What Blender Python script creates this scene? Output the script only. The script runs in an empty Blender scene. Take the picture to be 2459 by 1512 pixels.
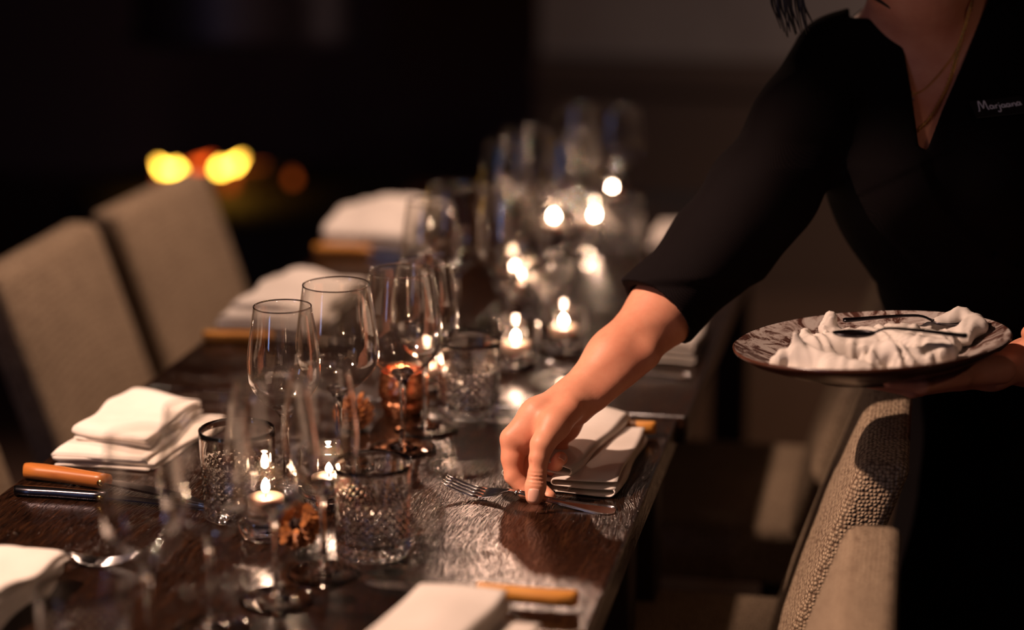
import bpy, bmesh, math, random
import numpy as np
from mathutils import Vector, Matrix
random.seed(7)
rng = np.random.default_rng(7)
scn = bpy.context.scene
C = scn.collection

# ---------------------------------------------------------------- camera
F_PX = 5000.0; PITCH = math.radians(14.2); YAW = math.radians(11.3)
CAM = Vector((0.2987, 0.0, 1.55))
cd = bpy.data.cameras.new('camera'); cam = bpy.data.objects.new('camera', cd); C.objects.link(cam)
cam.location = CAM
cam.rotation_euler = (math.pi / 2 - PITCH, 0, YAW)
cd.sensor_width = 36; cd.lens = 36 * F_PX / 2459
cd.clip_start = 0.05; cd.clip_end = 60
cd.dof.use_dof = True; cd.dof.focus_distance = 2.41; cd.dof.aperture_fstop = 1.35
cd.dof.aperture_blades = 0
scn.camera = cam
# ---------------------------------------------------------------- world, exposure
w = bpy.data.worlds.new('dim_room'); scn.world = w; w.use_nodes = True
w.node_tree.nodes['Background'].inputs[0].default_value = (0.75, 0.5, 0.52, 1)
w.node_tree.nodes['Background'].inputs[1].default_value = 0.019
scn.view_settings.view_transform = 'Standard'; scn.view_settings.look = 'None'
scn.view_settings.exposure = 1.6; scn.view_settings.gamma = 1.0
scn.cycles.max_bounces = 14; scn.cycles.diffuse_bounces = 3; scn.cycles.glossy_bounces = 5
scn.cycles.transmission_bounces = 12; scn.cycles.transparent_max_bounces = 24
scn.cycles.sample_clamp_indirect = 6.0
scn.cycles.use_denoising = True

def spot(name, loc, target, power, col, size=60, blend=0.5, radius=0.04):
    l = bpy.data.lights.new(name, 'SPOT'); l.energy = power; l.color = col
    l.spot_size = math.radians(size); l.spot_blend = blend; l.shadow_soft_size = radius
    o = bpy.data.objects.new(name, l); C.objects.link(o); o.location = loc
    o.rotation_euler = (Vector(target) - Vector(loc)).to_track_quat('-Z', 'Y').to_euler()
    return o
def area(name, loc, target, power, col, sx, sy=None):
    l = bpy.data.lights.new(name, 'AREA'); l.energy = power; l.color = col
    l.shape = 'RECTANGLE'; l.size = sx; l.size_y = sy or sx
    o = bpy.data.objects.new(name, l); C.objects.link(o); o.location = loc
    o.rotation_euler = (Vector(target) - Vector(loc)).to_track_quat('-Z', 'Y').to_euler()
    return o
WARM = (1.0, 0.66, 0.50)
def point(name, loc, power, col, radius=0.03):
    l = bpy.data.lights.new(name, 'POINT'); l.energy = power; l.color = col; l.shadow_soft_size = radius
    o = bpy.data.objects.new(name, l); C.objects.link(o); o.location = loc; return o
spot('ceiling_spot_near', (-1.35, 1.65, 2.45), (-0.27, 2.02, 0.75), 92, WARM, 46, 0.5, 0.035)
spot('ceiling_spot_table', (-0.42, 3.5, 2.5), (-0.85, 3.2, 0.75), 46, WARM, 72, 0.7, 0.05)
spot('ceiling_spot_far', (-0.80, 5.5, 2.2), (-0.05, 1.95, 0.75), 6.5, (1.0, 0.6, 0.42), 24, 0.6, 0.06)
spot('added_wall_fill', (1.4, 4.6, 2.8), (1.3, 6.5, 1.3), 24, (1.0, 0.78, 0.68), 100, 0.8, 0.1)  # unseen fill light added to lift the back wall out of black
spot('added_aisle_fill', (1.5, 4.2, 2.8), (0.9, 5.2, 0.0), 34, (1.0, 0.62, 0.36), 70, 0.9, 0.1)  # unseen warm fill added to brighten the floor and panels behind
area('window_glow', (-2.6, -1.2, 1.7), (-0.3, 2.2, 1.0), 2.2, (0.35, 0.5, 1.0), 0.35, 1.6)
for k, (x, y, z) in enumerate(((-1.6, 0.6, 2.3), (-0.2, -0.9, 2.3), (1.7, 1.2, 2.2), (-1.9, 4.4, 2.2), (0.3, 5.9, 2.4))[:3]):
    point('added_glint_light', (x, y, z), 1.5, WARM, 0.03)  # unseen lights added to put highlights on the glasses

# ---------------------------------------------------------------- unproject helper (pixel + depth along the view axis -> metres)
def U(px, py, Z):
    xc = (px - 1229.5) / F_PX * Z; yn = (py - 756) / F_PX
    fwd = Z * (math.cos(PITCH) - yn * math.sin(PITCH)); down = Z * (yn * math.cos(PITCH) + math.sin(PITCH))
    return Vector((CAM.x + xc * math.cos(YAW) - fwd * math.sin(YAW), xc * math.sin(YAW) + fwd * math.cos(YAW), CAM.z - down))

# ---------------------------------------------------------------- materials
def mat(name, col=(0.5, 0.5, 0.5), rough=0.5, metal=0.0, **kw):
    m = bpy.data.materials.new(name); m.use_nodes = True
    b = m.node_tree.nodes['Principled BSDF']
    b.inputs['Base Color'].default_value = (*col, 1); b.inputs['Roughness'].default_value = rough
    b.inputs['Metallic'].default_value = metal
    for k, v in kw.items():
        b.inputs[k.replace('_', ' ')].default_value = v
    return m
def nd(m, t, **kw):
    n = m.node_tree.nodes.new(t)
    for k, v in kw.items(): setattr(n, k, v)
    return n
def lk(m, a, b): m.node_tree.links.new(a, b)
def coords(m, scale=(1, 1, 1), obj=True, rot=(0, 0, 0)):
    tc = nd(m, 'ShaderNodeTexCoord'); mp = nd(m, 'ShaderNodeMapping')
    mp.inputs['Scale'].default_value = scale; mp.inputs['Rotation'].default_value = rot
    lk(m, tc.outputs['Object' if obj else 'Generated'], mp.inputs[0]); return mp.outputs[0]
def noise(m, vec, scale, detail=4, rough=0.6, dist=0.0):
    n = nd(m, 'ShaderNodeTexNoise'); n.inputs['Scale'].default_value = scale
    n.inputs['Detail'].default_value = detail; n.inputs['Roughness'].default_value = rough
    n.inputs['Distortion'].default_value = dist
    if vec: lk(m, vec, n.inputs['Vector'])
    return n
def ramp(m, fac, stops):
    r = nd(m, 'ShaderNodeValToRGB'); e = r.color_ramp.elements
    while len(e) < len(stops): e.new(0.5)
    for el, (p, c) in zip(e, stops): el.position = p; el.color = (*c, 1)
    lk(m, fac, r.inputs[0]); return r.outputs[0]
def bump(m, h, strength=0.3, dist=0.001):
    b = nd(m, 'ShaderNodeBump'); b.inputs['Strength'].default_value = strength; b.inputs['Distance'].default_value = dist
    lk(m, h, b.inputs['Height']); P = m.node_tree.nodes['Principled BSDF']
    lk(m, b.outputs[0], P.inputs['Normal']); return b
def bc(m): return m.node_tree.nodes['Principled BSDF'].inputs['Base Color']
def math2(m, op, a, b):
    n = nd(m, 'ShaderNodeMath', operation=op)
    for i, v in enumerate((a, b)):
        if isinstance(v, (int, float)): n.inputs[i].default_value = v
        else: lk(m, v, n.inputs[i])
    return n.outputs[0]

M = {}
# table wood: dark stained oak, open grain along the boards
m = M['table'] = mat('dark_oak', (0.05, 0.022, 0.012), 0.3, 0, Specular_IOR_Level=0.36)
v = coords(m, (1, 1, 1))
big = noise(m, v, 5.0, 2, 0.5)
mixv = nd(m, 'ShaderNodeMixRGB', blend_type='ADD'); mixv.inputs[0].default_value = 0.07
lk(m, v, mixv.inputs[1]); lk(m, big.outputs['Color'], mixv.inputs[2])
mp = nd(m, 'ShaderNodeMapping'); mp.inputs['Scale'].default_value = (60, 4.5, 20); lk(m, mixv.outputs[0], mp.inputs[0])
g1 = noise(m, mp.outputs[0], 3.2, 5, 0.62, 0.7)
mp2 = nd(m, 'ShaderNodeMapping'); mp2.inputs['Scale'].default_value = (165, 13, 60); lk(m, mixv.outputs[0], mp2.inputs[0])
g2 = noise(m, mp2.outputs[0], 3.2, 2, 0.5, 0.25)
groove = ramp(m, g2.outputs['Fac'], [(0.36, (0.0,) * 3), (0.52, (0.85,) * 3), (0.7, (1.0,) * 3)])
mc = nd(m, 'ShaderNodeMixRGB', blend_type='MULTIPLY'); mc.inputs[0].default_value = 0.75
lk(m, ramp(m, g1.outputs['Fac'], [(0.3, (0.009, 0.0035, 0.002)), (0.52, (0.019, 0.0078, 0.0042)), (0.75, (0.055, 0.022, 0.009))]), mc.inputs[1]); lk(m, groove, mc.inputs[2])
lk(m, mc.outputs[0], bc(m))
hs = math2(m, 'ADD', math2(m, 'MULTIPLY', g1.outputs['Fac'], 0.6), groove)
bump(m, hs, 0.8, 0.00030)
lk(m, ramp(m, g1.outputs['Fac'], [(0.3, (0.21,) * 3), (0.7, (0.12,) * 3)]), m.node_tree.nodes['Principled BSDF'].inputs['Roughness'])
M['table_leg'] = mat('table_leg_wood', (0.02, 0.01, 0.006), 0.5)
def wood(name, c0, c1, rough=0.4):
    m = mat(name, c0, rough); v = coords(m, (6, 60, 60)); n = noise(m, v, 3, 4, 0.6, 0.4)
    lk(m, ramp(m, n.outputs['Fac'], [(0.3, c0), (0.7, c1)]), bc(m)); bump(m, n.outputs['Fac'], 0.15, 0.0005); return m
M['handle'] = wood('oak_handle', (0.52, 0.20, 0.03), (0.78, 0.36, 0.07))
M['handle_dark'] = wood('walnut_handle', (0.34, 0.10, 0.018), (0.50, 0.17, 0.03))
def weave(name, col, dark, pitch, strength, dist, rough=0.9, knots=False):
    m = mat(name, col, rough); v = coords(m, (1, 1, 1)); s = nd(m, 'ShaderNodeSeparateXYZ'); lk(m, v, s.inputs[0])
    k = 2 * math.pi / pitch
    wob = noise(m, v, 60, 2)
    def sn(o, ph=0.0):
        return math2(m, 'SINE', math2(m, 'ADD', math2(m, 'MULTIPLY', o, k), math2(m, 'MULTIPLY', wob.outputs['Fac'], 2.0)), 0.0)
    yz = math2(m, 'MULTIPLY', sn(s.outputs['Y']), sn(math2(m, 'ADD', s.outputs['Z'], math2(m, 'MULTIPLY', s.outputs['X'], 0.9))))
    fac = math2(m, 'ADD', math2(m, 'MULTIPLY', yz, 0.5), 0.5)
    if knots:
        vo = nd(m, 'ShaderNodeTexVoronoi'); vo.inputs['Scale'].default_value = 1 / pitch; vo.inputs['Randomness'].default_value = 0.55; lk(m, v, vo.inputs['Vector'])
        fac = math2(m, 'SUBTRACT', 1.0, math2(m, 'MULTIPLY', vo.outputs['Distance'], 1.35))
    n2 = noise(m, v, 9, 4)
    mx = nd(m, 'ShaderNodeMixRGB'); lk(m, fac, mx.inputs[0]); mx.inputs[1].default_value = (*dark, 1); mx.inputs[2].default_value = (*col, 1)
    mx2 = nd(m, 'ShaderNodeMixRGB', blend_type='MULTIPLY'); mx2.inputs[0].default_value = 0.45
    lk(m, mx.outputs[0], mx2.inputs[1]); lk(m, ramp(m, n2.outputs['Fac'], [(0.3, (0.6, 0.58, 0.55)), (0.7, (1, 1, 1))]), mx2.inputs[2])
    lk(m, mx2.outputs[0], bc(m)); bump(m, fac, strength, dist); return m
M['chair_fabric'] = weave('woven_tan_fabric', (0.70, 0.54, 0.36), (0.14, 0.085, 0.05), 0.0046, 1.0, 0.0022, 0.9, True)
M['chair_leg'] = mat('chair_leg_wood', (0.02, 0.012, 0.008), 0.5)
M['linen'] = weave('white_linen', (0.88, 0.79, 0.72), (0.74, 0.68, 0.60), 0.0012, 0.25, 0.0002)
M['jacket'] = weave('charcoal_wool', (0.012, 0.0085, 0.0088), (0.005, 0.0035, 0.0038), 0.0022, 0.5, 0.0004, 0.85)
M['jacket'].node_tree.nodes['Principled BSDF'].inputs['Specular IOR Level'].default_value = 0.06
M['apron'] = mat('black_apron', (0.005, 0.0035, 0.0038), 0.9, 0, Specular_IOR_Level=0.08)
m = M['skin'] = mat('skin', (0.8, 0.36, 0.22), 0.48, 0, Subsurface_Weight=0.10, Subsurface_Scale=0.008, Specular_IOR_Level=0.35)
m.node_tree.nodes['Principled BSDF'].inputs['Subsurface Radius'].default_value = (1.0, 0.35, 0.2)
v = coords(m); n = noise(m, v, 22, 4); n2 = noise(m, v, 420, 3)
lk(m, ramp(m, n.outputs['Fac'], [(0.3, (0.74, 0.285, 0.17)), (0.7, (0.86, 0.40, 0.25))]), bc(m)); bump(m, n2.outputs['Fac'], 0.22, 0.0006)
M['nail'] = mat('nail', (0.92, 0.50, 0.38), 0.4)
M['hair'] = mat('dark_hair', (0.02, 0.011, 0.008), 0.4)
M['eye_white'] = mat('eye_white', (0.7, 0.66, 0.62), 0.3)
M['iris'] = mat('iris', (0.05, 0.03, 0.02), 0.3)
M['lips'] = mat('lips', (0.5, 0.16, 0.13), 0.4)
M['steel'] = mat('polished_steel', (0.72, 0.68, 0.66), 0.16, 1.0)
M['dark_steel'] = mat('dark_steel', (0.10, 0.09, 0.10), 0.25, 1.0)
M['brass'] = mat('brass', (0.85, 0.55, 0.18), 0.25, 1.0)
M['gold'] = mat('gold', (0.95, 0.62, 0.22), 0.22, 1.0)
m = M['copper'] = mat('hammered_copper', (0.80, 0.34, 0.17), 0.22, 1.0)
v = coords(m); vo = nd(m, 'ShaderNodeTexVoronoi'); vo.inputs['Scale'].default_value = 150; lk(m, v, vo.inputs['Vector']); bump(m, vo.outputs['Distance'], 0.6, 0.002)
m = M['plate_in'] = mat('mottled_glaze', (0.3, 0.25, 0.2), 0.3)
v = coords(m); n = noise(m, v, 30, 8, 0.78, 0.8)
lk(m, ramp(m, n.outputs['Fac'], [(0.44, (0.46, 0.40, 0.36)), (0.50, (0.30, 0.23, 0.20)), (0.54, (0.07, 0.028, 0.02))]), bc(m))
M['plate_out'] = mat('brown_glaze', (0.07, 0.022, 0.012), 0.25)
M['wax'] = mat('candle_wax', (0.38, 0.29, 0.22), 0.4, 0, Subsurface_Weight=0.5, Subsurface_Scale=0.02)
M['wick'] = mat('wick', (0.01, 0.01, 0.01), 0.9)
M['letters'] = mat('chalk_letters', (0.9, 0.9, 0.95), 0.7)
M['tag'] = mat('black_tag', (0.008, 0.007, 0.008), 0.5)
def emis(name, col, s):
    m = bpy.data.materials.new(name); m.use_nodes = True; nt = m.node_tree; nt.nodes.clear()
    e = nt.nodes.new('ShaderNodeEmission'); e.inputs[0].default_value = (*col, 1); e.inputs[1].default_value = s
    o = nt.nodes.new('ShaderNodeOutputMaterial'); nt.links.new(e.outputs[0], o.inputs[0]); return m
M['flame'] = emis('candle_flame', (1.0, 0.64, 0.44), 75)
M['fire_yellow'] = emis('fire_yellow', (1.0, 0.50, 0.05), 7.5)
M['fire_red'] = emis('fire_red', (1.0, 0.10, 0.01), 1.0)
M['ember'] = emis('ember', (1.0, 0.16, 0.02), 0.16)
def thin(name, tint=(0.985, 0.98, 0.97), ior=1.5, rough=0.0):
    m = bpy.data.materials.new(name); m.use_nodes = True; nt = m.node_tree; nt.nodes.clear()
    t = nt.nodes.new('ShaderNodeBsdfTransparent'); t.inputs[0].default_value = (*tint, 1)
    g = nt.nodes.new('ShaderNodeBsdfGlossy'); g.inputs['Roughness'].default_value = rough; g.inputs['Color'].default_value = (1, 1, 1, 1)
    fr = nt.nodes.new('ShaderNodeFresnel'); fr.inputs[0].default_value = ior
    ge = nt.nodes.new('ShaderNodeNewGeometry')
    mx = nt.nodes.new('ShaderNodeMixShader'); o = nt.nodes.new('ShaderNodeOutputMaterial')
    # both faces of a thin pane reflect alike: use the facing angle, not the entering/leaving side
    lw = nt.nodes.new('ShaderNodeLayerWeight'); lw.inputs[0].default_value = 0.5
    pw = nt.nodes.new('ShaderNodeMath'); pw.operation = 'POWER'; nt.links.new(lw.outputs['Facing'], pw.inputs[0]); pw.inputs[1].default_value = 3.5
    ad = nt.nodes.new('ShaderNodeMath'); ad.operation = 'MULTIPLY_ADD'; nt.links.new(pw.outputs[0], ad.inputs[0]); ad.inputs[1].default_value = 1.0; ad.inputs[2].default_value = 0.055
    nt.links.new(ad.outputs[0], mx.inputs[0]); nt.links.new(t.outputs[0], mx.inputs[1]); nt.links.new(g.outputs[0], mx.inputs[2]); nt.links.new(mx.outputs[0], o.inputs[0])
    return m
M['thin_glass'] = thin('thin_glass')
M['thin_smoke'] = thin('hood_glass', (0.5, 0.5, 0.55))
m = M['glass'] = mat('clear_glass', (1, 0.99, 0.97), 0.0, 0, Transmission_Weight=1.0, IOR=1.5)
M['floor'] = wood('floor_boards', (0.09, 0.055, 0.04), (0.15, 0.09, 0.065), 0.45)
m = M['wall'] = mat('taupe_wall', (0.30, 0.24, 0.21), 0.85); v = coords(m); n = noise(m, v, 2.5, 4)
lk(m, ramp(m, n.outputs['Fac'], [(0.3, (0.26, 0.205, 0.18)), (0.7, (0.33, 0.27, 0.235))]), bc(m))
M['dark_wall'] = mat('dark_wall', (0.16, 0.09, 0.095), 0.8)
M['panel'] = mat('brown_panel', (0.10, 0.062, 0.045), 0.7)
M['stone'] = mat('hearth_stone', (0.03, 0.02, 0.018), 0.8)
M['hood'] = mat('hood_metal', (0.30, 0.28, 0.33), 0.4, 1.0)
M['log'] = mat('charred_log', (0.03, 0.015, 0.01), 0.9)
m = M['cone'] = mat('pine_scale', (0.45, 0.17, 0.05), 0.6); v = coords(m); n = noise(m, v, 120, 3)
lk(m, ramp(m, n.outputs['Fac'], [(0.35, (0.16, 0.05, 0.015)), (0.65, (0.55, 0.20, 0.05))]), bc(m))
M['cone_core'] = mat('pine_core', (0.03, 0.012, 0.006), 0.8)

# ---------------------------------------------------------------- object helpers
def link_mesh(name, me, material=None, parent=None, smooth=True):
    o = bpy.data.objects.new(name, me); C.objects.link(o)
    if material and not me.materials: me.materials.append(material)
    if smooth:
        for p in me.polygons: p.use_smooth = True
    if parent: o.parent = parent
    return o
def from_bm(name, bm, material, parent=None, smooth=True):
    me = bpy.data.meshes.new(name); bmesh.ops.recalc_face_normals(bm, faces=bm.faces); bm.to_mesh(me); bm.free()
    return link_mesh(name, me, material, parent, smooth)
def from_arr(name, V, Q, material, parent=None, smooth=True):
    me = bpy.data.meshes.new(name); me.from_pydata([tuple(map(float, p)) for p in V], [], [tuple(map(int, q)) for q in Q]); me.update()
    return link_mesh(name, me, material, parent, smooth)
def thing(name, label, cat, loc=(0, 0, 0), rz=0.0, group=None):
    o = bpy.data.objects.new(name, None); C.objects.link(o); o.location = loc; o.rotation_euler = (0, 0, rz)
    o.empty_display_size = 0.05
    return tag(o, label, cat, group)
def tag(o, label, cat, group=None):
    o['label'] = label; o['category'] = cat
    if group: o['group'] = group
    return o
def struct(o): o['kind'] = 'structure'; return o
def dup(root, loc, rz=None, label=None, group=None):
    r = root.copy(); C.objects.link(r); r.location = loc
    if rz is not None: r.rotation_euler = (0, 0, rz)
    if label: r['label'] = label
    if group: r['group'] = group
    for ch in list(root.children):
        c = ch.copy(); C.objects.link(c); c.parent = r
        for g in list(ch.children):
            d = g.copy(); C.objects.link(d); d.parent = c
    return r
def box_bm(x0, x1, y0, y1, z0, z1, bev=0.0, seg=2, bm=None):
    b = bm or bmesh.new()
    vs = bmesh.ops.create_cube(b, size=1.0)['verts']
    for v in vs: v.co = Vector(((x0 + x1) / 2 + v.co.x * (x1 - x0), (y0 + y1) / 2 + v.co.y * (y1 - y0), (z0 + z1) / 2 + v.co.z * (z1 - z0)))
    if bev:
        es = list({e for v in vs for e in v.link_edges})
        bmesh.ops.bevel(b, geom=es, offset=bev, segments=seg, affect='EDGES', profile=0.5)
    return b
def lathe(name, prof, material, parent=None, n=64, rad=None):
    """prof: list of (r,z); closed at r==0 ends. rad(theta,i,r,z)->r optional"""
    V = []; Q = []; rings = []
    for i, (r, z) in enumerate(prof):
        if r < 1e-7: rings.append([len(V)]); V.append((0, 0, z)); continue
        ring = []
        for k in range(n):
            t = 2 * math.pi * k / n; rr = rad(t, i, r, z) if rad else r
            ring.append(len(V)); V.append((rr * math.cos(t), rr * math.sin(t), z))
        rings.append(ring)
    for a, b in zip(rings[:-1], rings[1:]):
        for k in range(n):
            k2 = (k + 1) % n
            if len(a) == 1: Q.append((a[0], b[k2], b[k]))
            elif len(b) == 1: Q.append((a[k], a[k2], b[0]))
            else: Q.append((a[k], a[k2], b[k2], b[k]))
    me = bpy.data.meshes.new(name); me.from_pydata(V, [], Q); me.update()
    bm = bmesh.new(); bm.from_mesh(me); bmesh.ops.recalc_face_normals(bm, faces=bm.faces); bm.to_mesh(me); bm.free()
    return link_mesh(name, me, material, parent)
def tube(pts, rads, n=10, bm=None, flat=1.0):
    bm = bm or bmesh.new(); prev = None; pts = [Vector(p) for p in pts]
    up = Vector((0, 0, 1)); rings = []
    for i, p in enumerate(pts):
        t = (pts[min(i + 1, len(pts) - 1)] - pts[max(i - 1, 0)]).normalized()
        s = t.cross(up)
        if s.length < 1e-3: s = t.cross(Vector((1, 0, 0)))
        s.normalize(); u = s.cross(t).normalized()
        rings.append([bm.verts.new(p + (s * math.cos(2 * math.pi * k / n) + u * math.sin(2 * math.pi * k / n) * flat) * rads[i]) for k in range(n)])
    for a, b in zip(rings[:-1], rings[1:]):
        for k in range(n): bm.faces.new((a[k], a[(k + 1) % n], b[(k + 1) % n], b[k]))
    bm.faces.new(rings[0][::-1]); bm.faces.new(rings[-1]); return bm
def catmull(P, n=8):
    P = [np.array(p, float) for p in P]; P = [2 * P[0] - P[1]] + P + [2 * P[-1] - P[-2]]; out = []
    for i in range(1, len(P) - 2):
        for k in range(n):
            t = k / n; a, b, c, d = P[i - 1:i + 3]
            out.append(0.5 * (2 * b + (c - a) * t + (2 * a - 5 * b + 4 * c - d) * t * t + (3 * b - a - 3 * c + d) * t ** 3))
    out.append(P[-2]); return out

# ---------------------------------------------------------------- implicit surfaces (numpy surface nets)
def seg(p, a, b, r1, r2, flat=None):
    a = np.array(a, np.float32); b = np.array(b, np.float32); pa = p - a; ba = b - a
    if flat is not None:
        n, s = flat; n = np.array(n, np.float32); n /= np.linalg.norm(n)
        pa = pa + ((s - 1) * (pa @ n))[:, None] * n; ba = ba + (s - 1) * float(ba @ n) * n
    h = np.clip((pa @ ba) / max(float(ba @ ba), 1e-9), 0, 1)
    return np.linalg.norm(pa - h[:, None] * ba, axis=1) - (r1 + (r2 - r1) * h)
def smin(a, b, k):
    h = np.clip(0.5 + 0.5 * (b - a) / k, 0, 1); return b + (a - b) * h - k * h * (1 - h)
def smax(a, b, k): return -smin(-a, -b, k)
def chain(p, pts, k=0.004, flat=None):
    """pts: [(vec, r), ...]"""
    d = None
    for (a, ra), (b, rb) in zip(pts[:-1], pts[1:]):
        e = seg(p, a, b, ra, rb, flat); d = e if d is None else smin(d, e, k)
    return d
def surface(fn, lo, hi, h, B=8):
    lo = np.array(lo, float); hi = np.array(hi, float)
    nb = np.ceil((hi - lo) / (h * B)).astype(int); N = nb * B
    ax = [lo[i] + (np.arange(nb[i]) + 0.5) * h * B for i in range(3)]
    cc = np.stack(np.meshgrid(*ax, indexing='ij'), -1).reshape(-1, 3).astype(np.float32)
    dc = fn(cc); act = np.abs(dc) < h * B * 1.35
    G = np.repeat(np.repeat(np.repeat(dc.reshape(nb), B, 0), B, 1), B, 2).astype(np.float32)
    idx = np.argwhere(act.reshape(nb)); off = np.stack(np.meshgrid(*[np.arange(B)] * 3, indexing='ij'), -1).reshape(-1, 3)
    for s in range(0, len(idx), 400):
        gi = (idx[s:s + 400, None, :] * B + off[None]).reshape(-1, 3)
        G[gi[:, 0], gi[:, 1], gi[:, 2]] = fn((lo + gi * h).astype(np.float32))
    S = G < 0
    cnt = np.zeros(N - 1, np.float32); acc = np.zeros((*(N - 1), 3), np.float32)
    sl = lambda o: tuple(slice(o[i], N[i] - 1 + o[i]) for i in range(3))
    for axi in range(3):
        d = [0, 0, 0]; d[axi] = 1
        oth = [i for i in range(3) if i != axi]
        for u in (0, 1):
            for v in (0, 1):
                o = [0, 0, 0]; o[oth[0]] = u; o[oth[1]] = v; o2 = [o[i] + d[i] for i in range(3)]
                A = G[sl(o)]; Bv = G[sl(o2)]; c = (A < 0) != (Bv < 0)
                w3 = np.argwhere(c); a = A[c]; b = Bv[c]; t = a / (a - b)
                pos = np.array(o, np.float32)[None].repeat(len(t), 0); pos[:, axi] += t
                acc[w3[:, 0], w3[:, 1], w3[:, 2]] += pos; cnt[w3[:, 0], w3[:, 1], w3[:, 2]] += 1
    cell = np.argwhere(cnt > 0); ids = -np.ones(N - 1, int); ids[cell[:, 0], cell[:, 1], cell[:, 2]] = np.arange(len(cell))
    V = lo + (cell + acc[cell[:, 0], cell[:, 1], cell[:, 2]] / cnt[cell[:, 0], cell[:, 1], cell[:, 2]][:, None]) * h
    Q = []
    for axi in range(3):
        d = [0, 0, 0]; d[axi] = 1; A = S; sh = [slice(0, N[i] - (1 if i == axi else 0)) for i in range(3)]
        sh2 = [slice(d[i], N[i]) for i in range(3)]
        c = S[tuple(sh)] != S[tuple(sh2)]; e = np.argwhere(c)
        oth = [(axi + 1) % 3, (axi + 2) % 3]
        ok = (e[:, oth[0]] > 0) & (e[:, oth[1]] > 0) & (e[:, oth[0]] < N[oth[0]] - 1) & (e[:, oth[1]] < N[oth[1]] - 1); e = e[ok]
        def cid(a, b):
            q = e.copy(); q[:, oth[0]] -= a; q[:, oth[1]] -= b; return ids[q[:, 0], q[:, 1], q[:, 2]]
        quad = np.stack([cid(1, 1), cid(0, 1), cid(0, 0), cid(1, 0)], 1)
        ins = S[e[:, 0], e[:, 1], e[:, 2]]; quad[~ins] = quad[~ins][:, ::-1]
        Q.append(quad[(quad >= 0).all(1)])
    return V, np.concatenate(Q)

# ================================================================ room
def plane_box(name, x0, x1, y0, y1, z0, z1, m): return struct(from_bm(name, box_bm(x0, x1, y0, y1, z0, z1), m, smooth=False))
plane_box('floor', -4.5, 3.5, -2.5, 8.0, -0.1, 0.0, M['floor'])
plane_box('ceiling', -4.5, 3.5, -2.5, 8.0, 2.9, 3.0, M['dark_wall'])
plane_box('wall_left', -4.6, -4.5, -2.5, 8.0, 0, 2.9, M['dark_wall'])
plane_box('wall_right', 3.5, 3.6, -2.5, 8.0, 0, 2.9, M['panel'])
plane_box('wall_front', -4.5, 3.5, -2.6, -2.5, 0, 2.9, M['dark_wall'])
plane_box('wall_back', -4.5, 3.5, 8.0, 8.1, 0, 2.9, M['dark_wall'])
a0 = U(1285, 300, 6.6)
plane_box('wall_partition', a0.x, 3.5, 6.5, 6.6, 0, 2.9, M['wall'])
plane_box('trim_1', a0.x, 3.5, 6.455, 6.5, 0.0, U(1500, 142, 6.5).z, M['panel'])
plane_box('trim_2', a0.x, 3.5, 6.43, 6.455, U(1500, 215, 6.5).z, U(1500, 150, 6.5).z, M['panel'])

# ================================================================ tables
def table(y0, y1, label, x0=-0.742, x1=0.0):
    t = thing('dining_table', label, 'table', ((x0 + x1) / 2, (y0 + y1) / 2, 0), 0, 'dining tables pushed end to end')
    hw = (x1 - x0) / 2; hl = (y1 - y0) / 2
    from_bm('tabletop', box_bm(-hw, hw, -hl, hl, 0.712, 0.75, 0.004, 2), M['table'], t, False)
    from_bm('apron', box_bm(-hw + 0.06, hw - 0.06, -hl + 0.06, hl - 0.06, 0.64, 0.712), M['table_leg'], t, False)
    for sx in (-1, 1):
        for sy in (-1, 1):
            from_bm('leg', box_bm(sx * (hw - 0.08) - 0.035, sx * (hw - 0.08) + 0.035, sy * (hl - 0.08) - 0.035, sy * (hl - 0.08) + 0.035, 0, 0.64, 0.004), M['table_leg'], t, False)
    return t
table(1.005, 2.603, 'near dark oak dining table under the hand and the fork')
table(2.609, 4.2, 'far dark oak dining table beyond the seam, under the blurred glasses', -0.745, 0.012)

# ================================================================ chairs
def make_chair(label, group):
    t = thing('dining_chair', label, 'chair', (0, 0, 0), 0, group)
    # faces -X ; backrest leans to +X ; front top edge of the backrest at x=0
    bm = box_bm(-0.03, 0.03, -0.22, 0.22, 0, 0.40, 0.016, 4)
    bmesh.ops.subdivide_edges(bm, edges=[e for e in bm.edges if e.calc_length() > 0.2], cuts=6, use_grid_fill=True)
    for v in bm.verts:
        z = v.co.z; x = v.co.x
        f = 1 - (v.co.y / 0.22) ** 2
        v.co.x = x + 0.035 + (z - 0.40) * 0.33 - 0.012 * math.sin(math.pi * z / 0.4) * f; v.co.z = 0.41 + z
    from_bm('backrest', bm, M['chair_fabric'], t)
    from_bm('seat', box_bm(-0.56, -0.085, -0.225, 0.225, 0.38, 0.47, 0.02, 3), M['chair_fabric'], t)
    for sx, tx in ((-0.52, 0), (-0.13, 0.0)):
        for sy in (-0.19, 0.19):
            from_bm('leg', tube([(sx, sy, 0.0), (sx, sy, 0.385)], [0.014, 0.02], 4), M['chair_leg'], t, False)
    return t
gl = 'upholstered chairs along the left side of the table'; gr = 'upholstered chairs along the right side of the table'
cr = make_chair('woven tan upholstered chair on the right, nearest the camera', gr); cr.location = (0.235, 1.862, 0)
dup(cr, (0.240, 2.495, 0), 0, 'woven tan upholstered chair under the plate the person holds', gr)
dup(cr, (0.236, 3.19, 0), 0, 'blurred tan upholstered chair on the right, behind the one under the plate', gr)
dup(cr, (-1.11, 3.165, 0), math.pi + 0.03, 'tan upholstered chair on the left, the one whose whole left half is in front', gl)
dup(cr, (-1.10, 3.675, 0), math.pi - 0.03, 'farthest tan upholstered chair on the left, in front of the fire', gl)
dup(cr, (-1.09, 2.53, 0), math.pi, 'tan upholstered chair on the left edge, only a sliver in frame', gl)

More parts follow.
